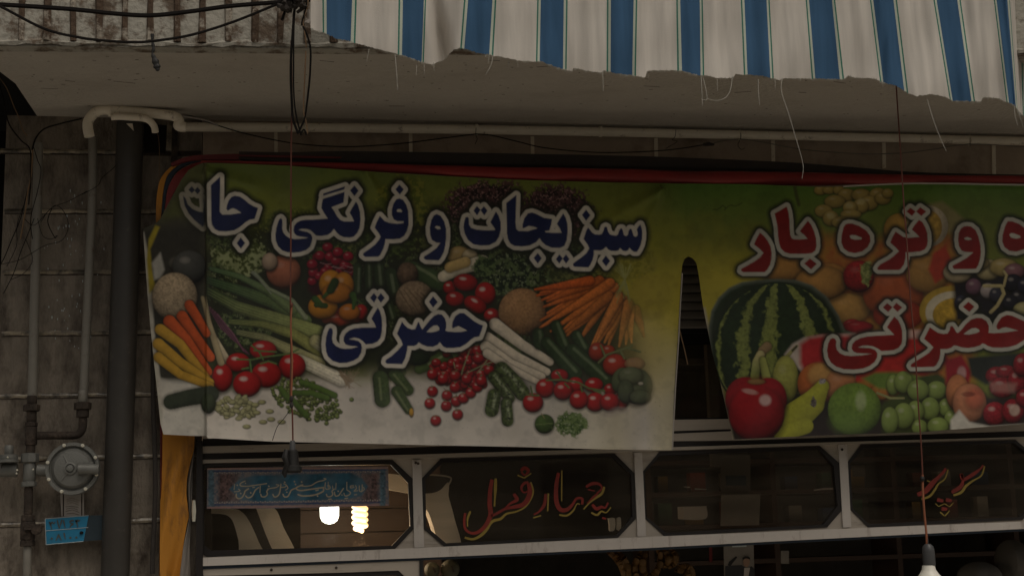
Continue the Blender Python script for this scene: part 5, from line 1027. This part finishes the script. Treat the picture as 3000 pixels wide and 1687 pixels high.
stack(vs, [(240,100,165,36,RI,'socket'),(238,165,215,62,RI,'hex_nut'),(238,215,300,36,RI,'nipple'),(235,298,330,46,RI,'tee_rim'),(234,330,470,44,RI,'tee_body'),(230,470,530,34,RI,'nipple'),
           (225,530,600,66,AL,'hex_nut'),(222,600,740,46,AL,'cross_body'),(218,740,780,56,AL,'hex_nut'),(215,780,990,32,RI,'nipple'),(212,990,1040,50,RI,'hex_nut'),(210,1040,1180,54,RI,'valve_body'),(208,1180,1225,56,RI,'hex_nut'),(206,1225,1449,30,GP,'pipe'),(200,1449,2100,30,GP,'pipe')], -.09)
def hpipe(a, b, r, mt, nm, parent, Y=-.09, seg=16):
    (x0, y0), (x1, y1) = FQ([a, b]); p0, p1 = at(x0, y0, Y), at(x1, y1, Y); rr = r/2.556*mpp(Y, x0, y0); ax = p1-p0; L = ax.length
    mb = MB(); mb.lathe(p0, ax, [(rr*.9,0),(rr,L*.05),(rr,L*.95),(rr*.9,L)], seg); return mb.build(nm, mt, parent, True)
mb = MB(); q = sm([(a, b, 0) for a, b in FQ([(620,255),(622,310),(610,360),(575,392),(500,396),(400,396),(280,398)])], 6); mb.tube([at(p.x, p.y, -.09) for p in q], 30/2.556*mpp(-.09, 200, 1270), 16); mb.build('elbow_pipe', RI, vs, True)
stack(vs, [(620,60,150,32,GP,'pipe'),(620,150,205,64,RI,'hex_nut'),(620,205,262,46,RI,'union')], -.09)
hpipe((130,655),(0,655),52,AL,'side_box',vs); hpipe((20,620),(-60,620),60,AL,'side_box',vs); hpipe((275,655),(365,660),44,AL,'outlet',vs)
stack(vs, [(68,470,540,32,AL,'cap'),(68,540,575,64,AL,'flange'),(60,575,600,76,AL,'flange')], -.12)
mb = MB(); c = at(*FQ([(275,1100)])[0], -.12); mb.lathe(c, (0,-1,0), [(.018,0),(.022,.006),(.020,.014),(.006,.016)], 14); mb.build('valve_handle', RI, vs, True)
mb = MB(); mb.box(at(*FQ([(240,1080)])[0], -.13), (.06,.012,.022)); mb.build('valve_lever', RI, vs)
for p in ((248,650),(125,680),(58,560),(130,655)):
    mb = MB(); mb.lathe(at(*FQ([p])[0], -.155), (0,-1,0), [(.004,0),(.004,.004),(.002,.006)], 8); mb.build('bolt', M['bolt'], vs)

rg_ = empty('gas_regulator', at(217, 1374, -.12), 'round grey gas regulator with bright bolts round its rim', 'gas regulator')
c = at(217, 1374, -.10); Rr = 77*mpp(-.15, 217, 1374)
mb = MB(); mb.lathe(c, (0,-1,0), [(Rr*.7,0),(Rr,.02),(Rr,.055),(Rr*.985,.062),(Rr*.86,.062),(Rr*.83,.050),(Rr*.80,.048),(Rr*.74,.058),(Rr*.66,.068),(Rr*.30,.074),(Rr*.22,.074)], 64); mb.build('housing', AL, rg_, True)
mb = MB(); mb.lathe(c+Vector((-.006,-.070,.0)), (0,-1,0), [(Rr*.24,0),(Rr*.24,.010),(Rr*.17,.012),(Rr*.16,.006),(Rr*.13,.006),(Rr*.12,.018),(Rr*.04,.020)], 32); mb.build('hub', AL, rg_, True)
for a in (105, 62, 20, -20, -62, -118, -160, 160):
    a = math.radians(a+5); p = c+Vector((math.cos(a)*Rr*.93, -.062, math.sin(a)*Rr*.93))
    mb = MB(); mb.lathe(p, (0,-1,0), [(.0072,0),(.0072,.005),(.004,.008)], 12); mb.build('bolt', M['bolt'], rg_, True)
mb = MB(); mb.tube([c+Vector((Rr*.25,-.088,-.003)), c+Vector((Rr*1.0,-.088,-.006))], Rr*.20, 18); mb.build('outlet', AL, rg_, True)
mb = MB(); mb.box(c+Vector((Rr*.5,-.072,0)), (Rr*.55,.014,Rr*.46)); mb.build('outlet_bracket', AL, rg_)
for a in (118, 235, 0): 
    a = math.radians(a); mb = MB(); p = c+Vector((-.006,-.073,0)); mb.tube([p+Vector((math.cos(a)*Rr*.24,0,math.sin(a)*Rr*.24)), p+Vector((math.cos(a)*Rr*.55,.003,math.sin(a)*Rr*.55))], [.005,.002], 8); mb.build('rib', AL, rg_, True)
mb = MB(); mb.poly([[(176,1445),(246,1446),(246,1513),(180,1512)]], -.055, .002); t1 = tag(mb.build('paper_tag', M['paper']), 'pale lined paper tag under the gas regulator', 'tag')
mb = MB()
for x in (184, 238): mb.poly([[(x,1446),(x+3,1446),(x+3,1511),(x,1511)]], -.057, .0015)
mb.build('border_line', M['rustiron'], t1)
mb = MB()
for k in range(7): mb.tube([at(190+jr.uniform(0,6), 1462+k*7, -.0575), at(212, 1459+k*7+jr.uniform(-3,3), -.0575), at(234-jr.uniform(0,6), 1465+k*7, -.0575)], .0008, 4)
mb.build('pencil_line', M['mortar'], t1)

pl = empty('number_plate', at(190, 1550, -.065), 'small blue house number plate with two rows of digits', 'number plate')
PQ = Z(0,1280,3.56)
mb = MB(); mb.poly([PQ([(470,850),(925,815),(870,1085),(480,1120)])], -.072, .002); mb.build('plate', M['bluepaint'], pl)
mb = MB(); mb.poly([PQ([(926,815),(1075,812),(1068,1068),(871,1085)])], -.071, .002); mb.build('dark_end', M['bluedark'], pl)  # right end of the plate in a much darker blue
mb = MB()
for a, b in (((470,850),(925,815)),((480,1120),(870,1085)),((470,850),(480,1120)),((475,975),(920,940))):
    mb.tube([at(*PQ([a])[0], -.0735), at(*PQ([b])[0], -.0735)], .0013, 4)
mb.build('border_line', M['platewhite'], pl)
def digits(mb, strokes, wd, Y, zf):
    for p in strokes: brush(mb, p, wd, Y, zf)
mb = MB(); digits(mb, [[(512,882),(530,902),(545,884),(560,900),(575,880)],[(515,880),(530,920),(540,960)],[(597,862),(608,915),(618,950)],[(645,858),(632,905),(618,950)],[(662,862),(670,905),(680,945)],[(770,868),(740,870),(730,890),(765,900)],[(765,900),(740,920),(728,942)],[(788,862),(800,880),(812,862),(822,876),(835,858)],[(790,862),(802,900),(812,935)],
 [(612,1010),(598,1045),(582,1078)],[(608,1010),(625,1045),(640,1072)],[(668,995),(674,1030),(682,1062)]], 17, -.0745, (0,1280,3.56)); mb.build('digit_strokes', M['digits'], pl)
for x, y in ((540,1055),(735,1047),(797,1043)):
    mb = MB(); mb.lathe(at(*PQ([(x, y)])[0], -.073), (0,-1,0), [(.0045,0),(.0045,.0015)], 10); mb.build('digit_dot', M['digits'], pl)
mb = MB(); mb.blob(at(*PQ([(850,995)])[0], -.078), .008, .006, .006); mb.build('putty_spot', M['void'], pl, True)

# ------------------------------------------------------------------ cables and cords
def wire(name, pts, r, Y, mt, label, cat='cable', group=None, n=8, Y2=None, parent=None, seg=6):
    q = sm([(a, b, 0) for a, b in pts], n); N_ = len(q)
    P = [at(p.x, p.y, Y if Y2 is None else Y+(Y2-Y)*i/(N_-1)) for i, p in enumerate(q)]
    mb = MB(); mb.tube(P, r, seg); o = mb.build(name, mt, parent, True)
    if label: tag(o, label, cat, group)
    return o
YC = YF-.13
wire('cable', [(-120,8),(0,14),(200,27),(330,40),(440,46),(560,34),(680,18),(860,4),(1000,-6)], .0088, YC, M['cable'], 'thick black cable sagging across the ribbed balcony front')
wire('cable', [(-60,-10),(10,24),(130,85),(230,110),(300,119),(380,124),(450,121),(560,103),(680,66),(800,18),(870,-10)], .0052, YC-.02, M['cable'], 'thin black cable sagging lowest across the balcony front')
mb = MB(); q = sm([(446,100,5),(447,125,4),(450,142,5),(447,158,4),(452,172,8),(458,190,10),(461,202,8),(463,209,3)], 6); mb.tube([at(p.x, p.y, YC-.02) for p in q], [p.z*mpp(YC)*(1+.15*math.sin(i)) for i, p in enumerate(q)], 9, squash=.5)
tag(mb.build('rag', M['black']), 'black rag dangling from the thin sagging cable', 'rag')
e = empty('cable_bundle', at(868, 60, YC), 'tangled black and brown cables hanging down beside the awning edge', 'cables')
for p, r, m_ in (([(868,-40),(862,30),(858,90),(853,160),(852,230),(855,300),(858,350),(866,372),(874,392)],.0046,'cable'),([(872,-40),(862,60),(860,180),(861,280),(868,340),(880,388),(884,396)],.0030,'cable'),([(874,390),(884,368),(893,345),(901,290),(908,220),(910,150),(902,110),(888,78)],.0036,'cable'),([(890,-20),(899,10),(892,40),(886,62),(884,75)],.0035,'cable'),
                ([(896,150),(893,220),(890,290),(890,330),(897,360),(901,392)],.0026,'tancord'),([(906,-30),(900,20),(888,60),(892,90),(898,140)],.0022,'tancord'),([(880,396),(890,380),(898,396)],.003,'cable'),([(862,-30),(840,20),(826,60)],.005,'cable')):
    q = sm([(a, b, 0) for a, b in p], 7); mb = MB(); mb.tube([at(a.x, a.y, YC-.03) for a in q], r, 6); mb.build('cable', M[m_], e, True)
mb = MB()
for i in range(26):
    a, b = jr.uniform(826, 886), jr.uniform(-14, 30); mb.tube([at(a, b, YC-.02-jr.uniform(0,.05)), at(a+jr.uniform(-18,18), b+jr.uniform(-12,14), YC-.03), at(a+jr.uniform(-22,22), b+jr.uniform(-8,20), YC-.04)], jr.uniform(.005,.011), 6)
mb.build('taped_knot', M['blackcloth'], e, True)
mb = MB(); mb.tube([at(905,30,YC), at(908,60,YC), at(899,70,YC-.01), at(905,76,YC)], [.006,.010,.012,.004], 7); mb.build('cloth_knot', M['clothback'], e, True)

e = empty('lamp_cord', at(857, 1290, -1.02), 'long red-brown cord with an empty black lamp socket before the navy banner', 'lamp cord')
wire('cord', [(853,120),(855,300),(853,450),(852,700),(851,895),(853,1000),(851,1170),(856,1200),(858,1292)], .0030, -1.02, M['cord'], None, parent=e)
wire('cord', [(855,892),(852,960),(856,1060),(853,1170)], .0033, -1.025, M['orangecord'], None, parent=e)
for y, r in ((893,.007),(1168,.009),(1186,.009)):
    mb = MB(); mb.blob(at(854, y, -1.027), r*.8, r*.8, r*1.3); mb.build('knot', M['cord'] if y < 1000 else M['blackcloth'], e, True)
wire('wire_tail', [(850,1200),(832,1225),(812,1250),(798,1290)], .0012, -1.02, M['cable'], None, parent=e)
mb = MB(); p = at(857, 1290, -1.02); u = mpp(-1.02, 857, 1300); mb.lathe(p, (0,0,-1), [(6*u,0),(8*u,4*u),(9*u,22*u),(10*u,28*u)], 18); mb.build('cord_grip', M['greyplastic'], e, True)
mb = MB(); p = at(857, 1317, -1.02); mb.lathe(p, (0,0,-1), [(12*u,0),(16*u,4*u),(17*u,20*u),(19*u,44*u),(27*u,50*u),(28*u,62*u),(24*u,66*u),(20*u,60*u)], 24); mb.build('socket', M['black'], e, True)
mb = MB(); q = [at(838,1318,-1.04), at(834,1340,-1.05), at(842,1360,-1.045), at(832,1385,-1.04), at(836,1398,-1.04)]; mb.tube(q, [.008,.012,.010,.010,.004], 7); mb.build('tape_tail', M['black'], e, True)
e = empty('hanging_bulb', at(2716, 1687, -1.2), 'unlit white bulb in a dark socket on a long cord at the lower right', 'light bulb')
wire('cord', [(2624,200),(2626,258),(2638,440),(2648,600),(2656,700),(2668,880),(2680,1010),(2690,1180),(2698,1290),(2703,1390)], .0030, -1.2, M['cord'], None, parent=e)
wire('cord', [(2703,1390),(2704,1440),(2708,1500),(2714,1562),(2716,1600)], .0045, -1.2, M['orangecord'], None, parent=e)
mb = MB(); mb.blob(at(2702, 1402, -1.205), .009, .009, .010); mb.build('knot', M['black'], e, True)
u = mpp(-1.2, 2716, 1640)
mb = MB(); mb.lathe(at(2716, 1570, -1.2), (0,0,-1), [(3*u,0),(4*u,24*u),(6*u,26*u)], 12); mb.build('cord_grip', M['black'], e, True)
mb = MB(); mb.lathe(at(2718, 1592, -1.2), (0,0,-1), [(8*u,0),(16*u,8*u),(18*u,22*u),(18*u,62*u)], 24); mb.build('socket', M['greyplastic'], e, True)
mb = MB(); mb.lathe(at(2720, 1655, -1.2), (0,0,-1), [(18*u,0),(20*u,12*u),(27*u,24*u),(38*u,36*u),(44*u,56*u),(42*u,80*u),(30*u,98*u),(12*u,108*u)], 32); mb.build('bulb', M['bulbwhite'], e, True)

wire('cable', [(520,338),(560,341),(620,362),(720,392),(860,420),(1000,430),(1110,426),(1200,418),(1300,405),(1395,393)], .0026, -.08, M['cable'], 'black cable sagging below the cream pipe, left stretch')
wire('cable', [(530,339),(600,352),(640,368)], .0040, -.085, M['paper'], 'pale stretch of cable beside the pipe bend')
wire('cable', [(1395,393),(1440,397),(1520,416),(1600,434),(1750,447),(1900,444),(1990,436),(2060,425),(2090,422)], .0026, -.08, M['cable'], 'black cable sagging below the cream pipe, middle stretch')
wire('cable', [(2080,425),(2110,415),(2170,408),(2240,418),(2350,438),(2500,450),(2620,450),(2720,440),(2820,424),(2900,424),(3000,430),(3240,436)], .0026, -.08, M['greycable'], 'thin grey cable sagging below the cream pipe, right stretch')
mb = MB(); mb.tube([at(2060,424,-.085), at(2075,422,-.088), at(2092,424,-.085)], [.006,.010,.005], 7); tag(mb.build('cable_joint', M['blackcloth']), 'taped black cable joint under the cream pipe', 'cable joint')
for p, l in (([(1395,375),(1394,395),(1398,408),(1392,422)], 'thin tie wire looped on the pipe near the middle'),([(2170,390),(2170,405),(2162,425),(2172,438),(2182,434)], 'curled tie wire under the pipe right of the middle'),([(1980,380),(1978,400),(1970,410),(1984,415),(1960,430),(1950,436)], 'tangled tie wire under the pipe'),([(2842,404),(2842,428)], 'short straight tie wire near the right end of the pipe')):
    wire('tie_wire', p, .0013, -.09, M['cable'], l, 'wire')
wire('string', Z(1950,760,2.587)([(93,470),(115,570),(140,670),(168,795)]), .0028, -.27, M['tancord'], 'frayed tan string hanging in the slit between the banners', 'string')
# wires at the left end of the wall
W = [([(-20,180),(10,290),(25,360),(60,410),(88,440),(90,520),(84,600)],.0042,'cable'),([(0,230),(20,260),(40,310),(55,345),(66,380),(80,400)],.0028,'tancord'),([(240,348),(180,362),(130,378),(105,405),(94,440)],.0050,'cable'),([(96,440),(90,520),(80,570),(74,620),(60,700)],.0042,'tancord'),([(98,430),(110,470),(120,500),(110,560),(90,640),(95,700)],.0025,'cable'),
     ([(70,640),(100,660),(140,620),(165,602),(190,625),(200,665),(180,705),(130,720),(60,760),(0,775)],.0020,'cable'),([(100,640),(80,690),(60,740),(40,800),(10,860)],.0025,'cable'),([(110,640),(125,690),(150,700),(170,690)],.0020,'cable'),([(255,560),(200,590),(150,610),(120,650)],.0020,'cable'),([(80,560),(60,640),(35,700),(10,760),(-10,790)],.0030,'cable'),([(360,455),(335,490),(300,520),(285,545),(240,570)],.0020,'cable'),([(70,600),(50,660),(48,720),(20,780)],.002,'cable'),([(152,610),(140,650),(160,695),(165,690)],.003,'cable'),([(75,700),(95,760),(70,800),(30,820)],.0018,'cable'),([(459,380),(466,420),(467,500),(463,560)],.0015,'tancord')]
e = empty('wire_tangle', at(90, 600, -.11), 'tangle of thin black and tan wires round the top of the left gas pipe', 'wires')
for p, r, m_ in W: wire('wire', p, r*.68, -.11, M[m_], None, parent=e)
mb = MB(); mb.poly([[(355,470),(372,450),(374,505),(366,517),(354,512)]], -.06, .02); mb.build('cable_box', M['void'], e)

# ------------------------------------------------------------------ inside the shop
def lamp_cord(e, px, py, Y, mt):
    p = at(px, py, Y); mb = MB(); mb.tube([p, Vector((p.x, p.y, 3.3))], .003, 6); mb.build('cord', mt, e)
e = empty('lit_led_bulb', at(965, 1533, .45), 'round white lit bulb below the calligraphy sticker', 'light bulb')
u = mpp(.45, 965, 1500); mb = MB(); mb.lathe(at(965, 1470, .45), (0,0,-1), [(27*u,0),(27.5*u,20*u),(27*u,42*u),(22*u,54*u),(12*u,61*u),(2*u,63*u)], 32); mb.build('diffuser', M['led'], e, True)
mb = MB(); mb.lathe(at(965, 1440, .45), (0,0,-1), [(10*u,0),(20*u,12*u),(26*u,29.5*u)], 24); mb.build('cap', M['bulbwhite'], e, True); lamp_cord(e, 965, 1440, .45, M['cable'])
e = empty('lit_spiral_bulb', at(1054, 1561, .40), 'warm lit spiral tube bulb beside the round white bulb', 'light bulb')
u = mpp(.40, 1054, 1520); mb = MB(); K = 130; T = []
for i in range(K):
    t = i/(K-1); an = t*2*math.pi*5.0; rr = 18*u*(1 if t < .85 else (1-t)/.15*.75+.25); T.append(at(1054, 1474, .40)+Vector((math.cos(an)*rr, math.sin(an)*rr, -(t*80*u))))
mb.tube(T, 6.6*u, 10); mb.build('spiral_tube', M['cfl'], e, True)
mb = MB(); mb.lathe(at(1054, 1440, .40), (0,0,-1), [(12*u,0),(20*u,10*u),(22*u,30*u)], 24); mb.build('cap', M['bulbwhite'], e, True); lamp_cord(e, 1054, 1440, .40, M['cable'])
for nm, x, y, Y, en, col in (('led_light', 965, 1500, .40, 2.0, (.9,1,.97)), ('spiral_light', 1054, 1520, .34, 5.5, (1,.66,.36))):
    ld = bpy.data.lights.new(nm, 'POINT'); ld.energy = en; ld.color = col; ld.shadow_soft_size = .04; lo_ = bpy.data.objects.new(nm, ld); sc.collection.objects.link(lo_); lo_.location = at(x, y, Y)+Vector((0,0,-.12)); lo_['kind'] = 'helper'
e = empty('plank_partition', at(1050, 1600, 1.0), 'brown wooden plank partition glowing beside the lit spiral bulb', 'partition')
xw0, xw1 = at(880, 1500, 1.0).x, at(1290, 1500, 1.0).x
for k in range(9):
    mb = MB(); mb.box(((xw0+xw1)/2, 1.0+.004*(k % 2), 1.72+k*.113), (xw1-xw0, .02, .107)); mb.build('plank', M['plank'], e)
# white and grey shapes put in for reflections in the first two panes
Q1 = Z(550,1280,3.56); Q2 = Z(1200,1280,3.56)
def moulded(name, lp, Y, th, mt, label, cat='panel', parent=None):
    mb = MB(); mb.poly([[(p.x, p.y) for p in sm([(a, b, 0) for a, b in lp], 4)]], Y, th); o = mb.build(name, mt, parent)
    if label: tag(o, label, cat)
    return o
moulded('reflection_curve', Q1([(245,745),(480,745),(560,775),(620,840),(680,950),(740,1090),(790,1230),(560,1230),(530,1080),(490,930),(450,845),(380,803),(245,792)]), .03, .03, M['white'], 'white curved shape standing in for a reflection in the leftmost pane', 'frame')
moulded('reflection_slant', Q1([(715,740),(905,740),(1000,940),(1130,1230),(930,1230),(810,1000)]), .035, .03, M['white'], 'straight white slanted shape standing in for a reflection in the leftmost pane', 'panel')
moulded('reflection_grey', Q1([(560,740),(720,740),(815,1000),(920,1230),(800,1230),(700,950),(630,840)]), .07, .03, M['greyplastic'], 'dark grey shape between the two slanted white reflection shapes', 'panel')
moulded('reflection_patch', Q1([(2060,375),(2290,405),(2330,440),(2330,575),(2200,565),(2060,540)]), .04, .02, M['white'], 'small pale reflection shape at the right end of the leftmost pane', 'panel')
e = empty('reflection_tall', at(1270, 1580, .2), 'tall white shape standing in for a reflection at the left end of the second pane', 'reflection')
moulded('reflection_body', Q2([(100,590),(240,580),(330,545),(400,470),(412,520),(405,600),(430,700),(470,850),(540,1180),(310,1180),(270,1010),(225,860),(180,760),(100,720)]), .03, .12, M['white'], None, parent=e)
moulded('reflection_top', Q2([(100,395),(250,395),(380,408),(428,425),(425,450),(400,475),(330,548),(240,584),(100,594)]), .05, .1, M['greyplastic'], None, parent=e)
mb = MB(); q = sm([(a, b, 0) for a, b in Q2([(100,393),(250,393),(380,406),(430,424),(430,450),(405,500)])], 5); mb.tube([at(p.x, p.y, .03) for p in q], .0035, 8); mb.build('reflection_rim', M['white'], e, True)
moulded('reflection_bit', Q2([(2075,845),(2140,845),(2140,960),(2090,975),(2085,910)]), .03, .02, M['white'], 'small white reflection shape at the right end of the second pane', 'box')  # white slabs in place of reflections at this end of the pane
moulded('reflection_bit', Q2([(2165,842),(2203,842),(2203,970),(2165,955)]), .03, .02, M['white'], 'narrow white reflection shape beside the small one in the second pane', 'box')

# shelves with packets behind the third and fourth panes
Q3 = Z(1850,1280,3.56); Q4 = Z(2400,1280,3.56)
e = empty('shelf_unit', at(2500, 1600, 1.6), 'dark wooden shelves of packets dimly seen behind the third pane', 'shelves')
xl, xr = at(1900, 1500, 1.6).x, at(3300, 1500, 1.6).x
for z_ in [at(2300, y, 1.6).z for y in (1350, 1440, 1535, 1640)]:
    mb = MB(); mb.box(((xl+xr)/2, 1.75, z_), (xr-xl, .35, .025)); mb.build('shelf_board', M['wood'], e)
for x in np.linspace(xl, xr, 5):
    mb = MB(); mb.box((x, 1.75, 2.2), (.03, .352, 2.4)); mb.build('upright', M['wood'], e)
PM = [mat('packet_'+n_, c_, .6, var=.2) for n_, c_ in (('ochre',(.25,.15,.04)),('rust',(.2,.05,.03)),('cream',(.3,.26,.2)),('blue',(.04,.07,.14)),('green',(.05,.10,.05)))]
sn = ['ochre','rust red','cream','dull blue','dull green']
k_ = 0
for row, yy in (('upper', 1440), ('middle', 1535)):
    zb = at(2300, yy, 1.6).z+.013
    for i in range(11):
        x = xl+.12+i*.19+jr.uniform(-.02,.02); h = jr.uniform(.07,.125); w_ = jr.uniform(.05,.11); c_ = k_ % 5
        if any(abs(x-q_) < w_/2+.03 for q_ in np.linspace(xl, xr, 5)): continue
        mb = MB(); mb.box((x, 1.70, zb+h/2), (w_, .08, h)); o = mb.build('packet', PM[c_])
        tag(o, '%s packet, one of those on the %s shelf behind the third pane' % (sn[c_], row), 'packet', '%s packets on the %s dark shelf' % (sn[c_], row)); k_ += 1
def card(name, lp, Y, mt, label, cat):
    mb = MB(); mb.poly([lp], Y, .004); return tag(mb.build(name, mt), label, cat)
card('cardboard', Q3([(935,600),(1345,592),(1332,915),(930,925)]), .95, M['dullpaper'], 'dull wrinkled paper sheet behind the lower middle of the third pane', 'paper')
card('strip', Q3([(548,512),(610,516),(612,528),(550,522)]), .5, M['paper'], 'thin pale strip standing in for a light streak in the third pane, left of the blue notice', 'strip')  # pale cards put in for thin streaks of light
card('strip', Q3([(660,532),(785,538),(785,548),(662,545)]), .5, M['paper'], 'longer pale strip standing in for a light streak beside the blue notice in the third pane', 'strip')
card('strip', Q3([(1900,545),(2000,528),(2118,524),(2118,545),(1990,548),(1905,560)]), .5, M['paper'], 'pale strip standing in for a light streak at the right end of the third pane', 'strip')
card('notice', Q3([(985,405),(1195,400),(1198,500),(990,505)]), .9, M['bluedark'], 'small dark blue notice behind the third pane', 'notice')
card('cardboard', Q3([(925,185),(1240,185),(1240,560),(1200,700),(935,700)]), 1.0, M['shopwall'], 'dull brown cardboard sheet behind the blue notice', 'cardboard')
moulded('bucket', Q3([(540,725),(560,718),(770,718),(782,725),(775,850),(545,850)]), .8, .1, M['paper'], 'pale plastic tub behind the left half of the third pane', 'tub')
card('price_card', Q4([(345,310),(475,320),(470,410),(350,410)]), .8, M['shopwall'], 'dim price card behind the left end of the rightmost pane', 'card')
PQ2 = Z(1740,1580,3.903)
ps = card('poster', PQ2([(1485,30),(1825,22),(1850,900),(1500,900)]), .5, M['dullpaper'], 'pale memorial poster of a person in a dark jacket', 'poster')
mb = MB(); mb.poly([PQ2([(1530,292),(1545,250),(1625,188),(1640,200),(1560,300)])], .498, .0018); mb.build('black_ribbon', M['black'], ps)
mb = MB(); mb.poly([PQ2([(1580,40),(1745,38),(1745,80),(1582,84)])], .498, .0018); mb.build('label', M['platewhite'], ps)
mb = MB(); mb.poly([PQ2([(1502,300),(1690,290),(1720,310),(1760,340),(1800,300),(1834,330),(1850,900),(1504,900)])], .497, .0028); mb.build('printed_jacket', M['fur'], ps)
mb = MB(); mb.poly([PQ2([(1720,320),(1785,320),(1770,400),(1755,520),(1710,520)])], .495, .0018); mb.build('printed_shirt', M['paper'], ps)
mb = MB(); mb.poly([PQ2([(1708,225),(1720,205),(1770,205),(1783,230),(1780,280),(1750,315),(1722,300),(1708,265)])], .494, .0018); mb.build('printed_face', M['skin'], ps)
mb = MB(); mb.poly([PQ2([(1702,240),(1700,205),(1730,188),(1765,190),(1785,205),(1787,240),(1780,222),(1740,212),(1712,224)])], .492, .0018); mb.build('printed_hair', M['black'], ps)
card('price_card', PQ2([(2140,125),(2228,125),(2230,275),(2140,272)]), .6, M['dullpaper'], 'small blank price card in the doorway right of the poster', 'card')
card('red_ribbon', PQ2([(1318,60),(1352,60),(1356,255),(1322,255)]), .7, M['darkred'], 'dark red ribbon hanging in the doorway', 'ribbon')
# fruit hanging and lying in the doorway
def bunch(fr_, label):
    x0, y0 = PQ2([fr_[0][0]])[0]
    e = empty('banana_bunch', at(x0, y0, .12), label, 'bananas', 'hanging banana bunches in the doorway')
    for p in fr_:
        q = sm([(a, b, 0) for a, b in PQ2(p)], 6); n = len(q); u = mpp(.12, x0, y0)
        mb = MB(); mb.tube([at(a.x, a.y, .12+.02*math.sin(a.x)) for a in q], [u*11*max(.3, math.sin(math.pi*(.08+.86*i/(n-1)))**.6) for i in range(n)], 8); mb.build('banana', M['banana'], e, True)
bunch([[(730,110),(765,200),(760,280),(700,350)],[(800,110),(850,200),(845,260),(800,320)],[(880,105),(925,180),(920,260),(860,320)]], 'right-hand bunch of overripe bananas just under the sill')
bunch([[(600,150),(560,250),(560,340),(610,440)],[(540,140),(480,260),(470,350),(500,450)],[(640,440),(700,380),(745,330)]], 'middle bunch of overripe bananas under the sill')
bunch([[(160,140),(240,190),(300,270),(330,380)],[(260,130),(340,220),(390,330),(400,450)],[(230,180),(300,260),(330,330),(340,420)]], 'left-hand bunch of overripe bananas under the sill')
bunch([[(960,310),(1060,310),(1120,370),(1140,460)],[(940,350),(1030,360),(1080,430),(1090,520)]], 'lowest bunch of overripe bananas, right of the others')
for x, y, r, l in ((1319,1666,28,'larger pale melon at the left end of the doorway'),(1266,1668,23,'smaller pale melon beside the door stile')):
    mb = MB(); rr = r*mpp(.15, x, y); mb.blob(at(x, y, .15), rr, rr, rr, bump=.03); o = mb.build('melon', M['melon'], None, True); tag(o, l, 'melon')
    mb = MB(); p = at(x, y, .15); mb.tube([p+Vector((0,-rr*.98,rr*.3)), p+Vector((.004,-rr*1.05,rr*.1)), p+Vector((.01,-rr*1.0,-rr*.3))], .004, 6); mb.build('stalk', M['rustiron'], o, True)
# sacks at the lower right of the doorway
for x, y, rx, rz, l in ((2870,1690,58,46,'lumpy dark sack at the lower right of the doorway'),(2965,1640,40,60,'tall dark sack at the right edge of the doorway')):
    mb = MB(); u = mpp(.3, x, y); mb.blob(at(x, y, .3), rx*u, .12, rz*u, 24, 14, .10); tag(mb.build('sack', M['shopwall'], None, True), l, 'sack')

# the house across the street: seen only as the dark image mirrored in the panes
e = empty('house_opposite', (0,-17,0), 'plain rendered house across the street mirrored in the shop glass', 'house')
mb = MB(); mb.box((0,-18.5,2.5), (60,3,5.3)); mb.build('wall', M['brick'], e)
for i in range(14):
    for k in range(1):
        mb = MB(); mb.box((-18+i*2.9, -16.99, 2.6+k*3.0), (1.1,.06,1.4)); mb.build('window', M['darkglass'], e)
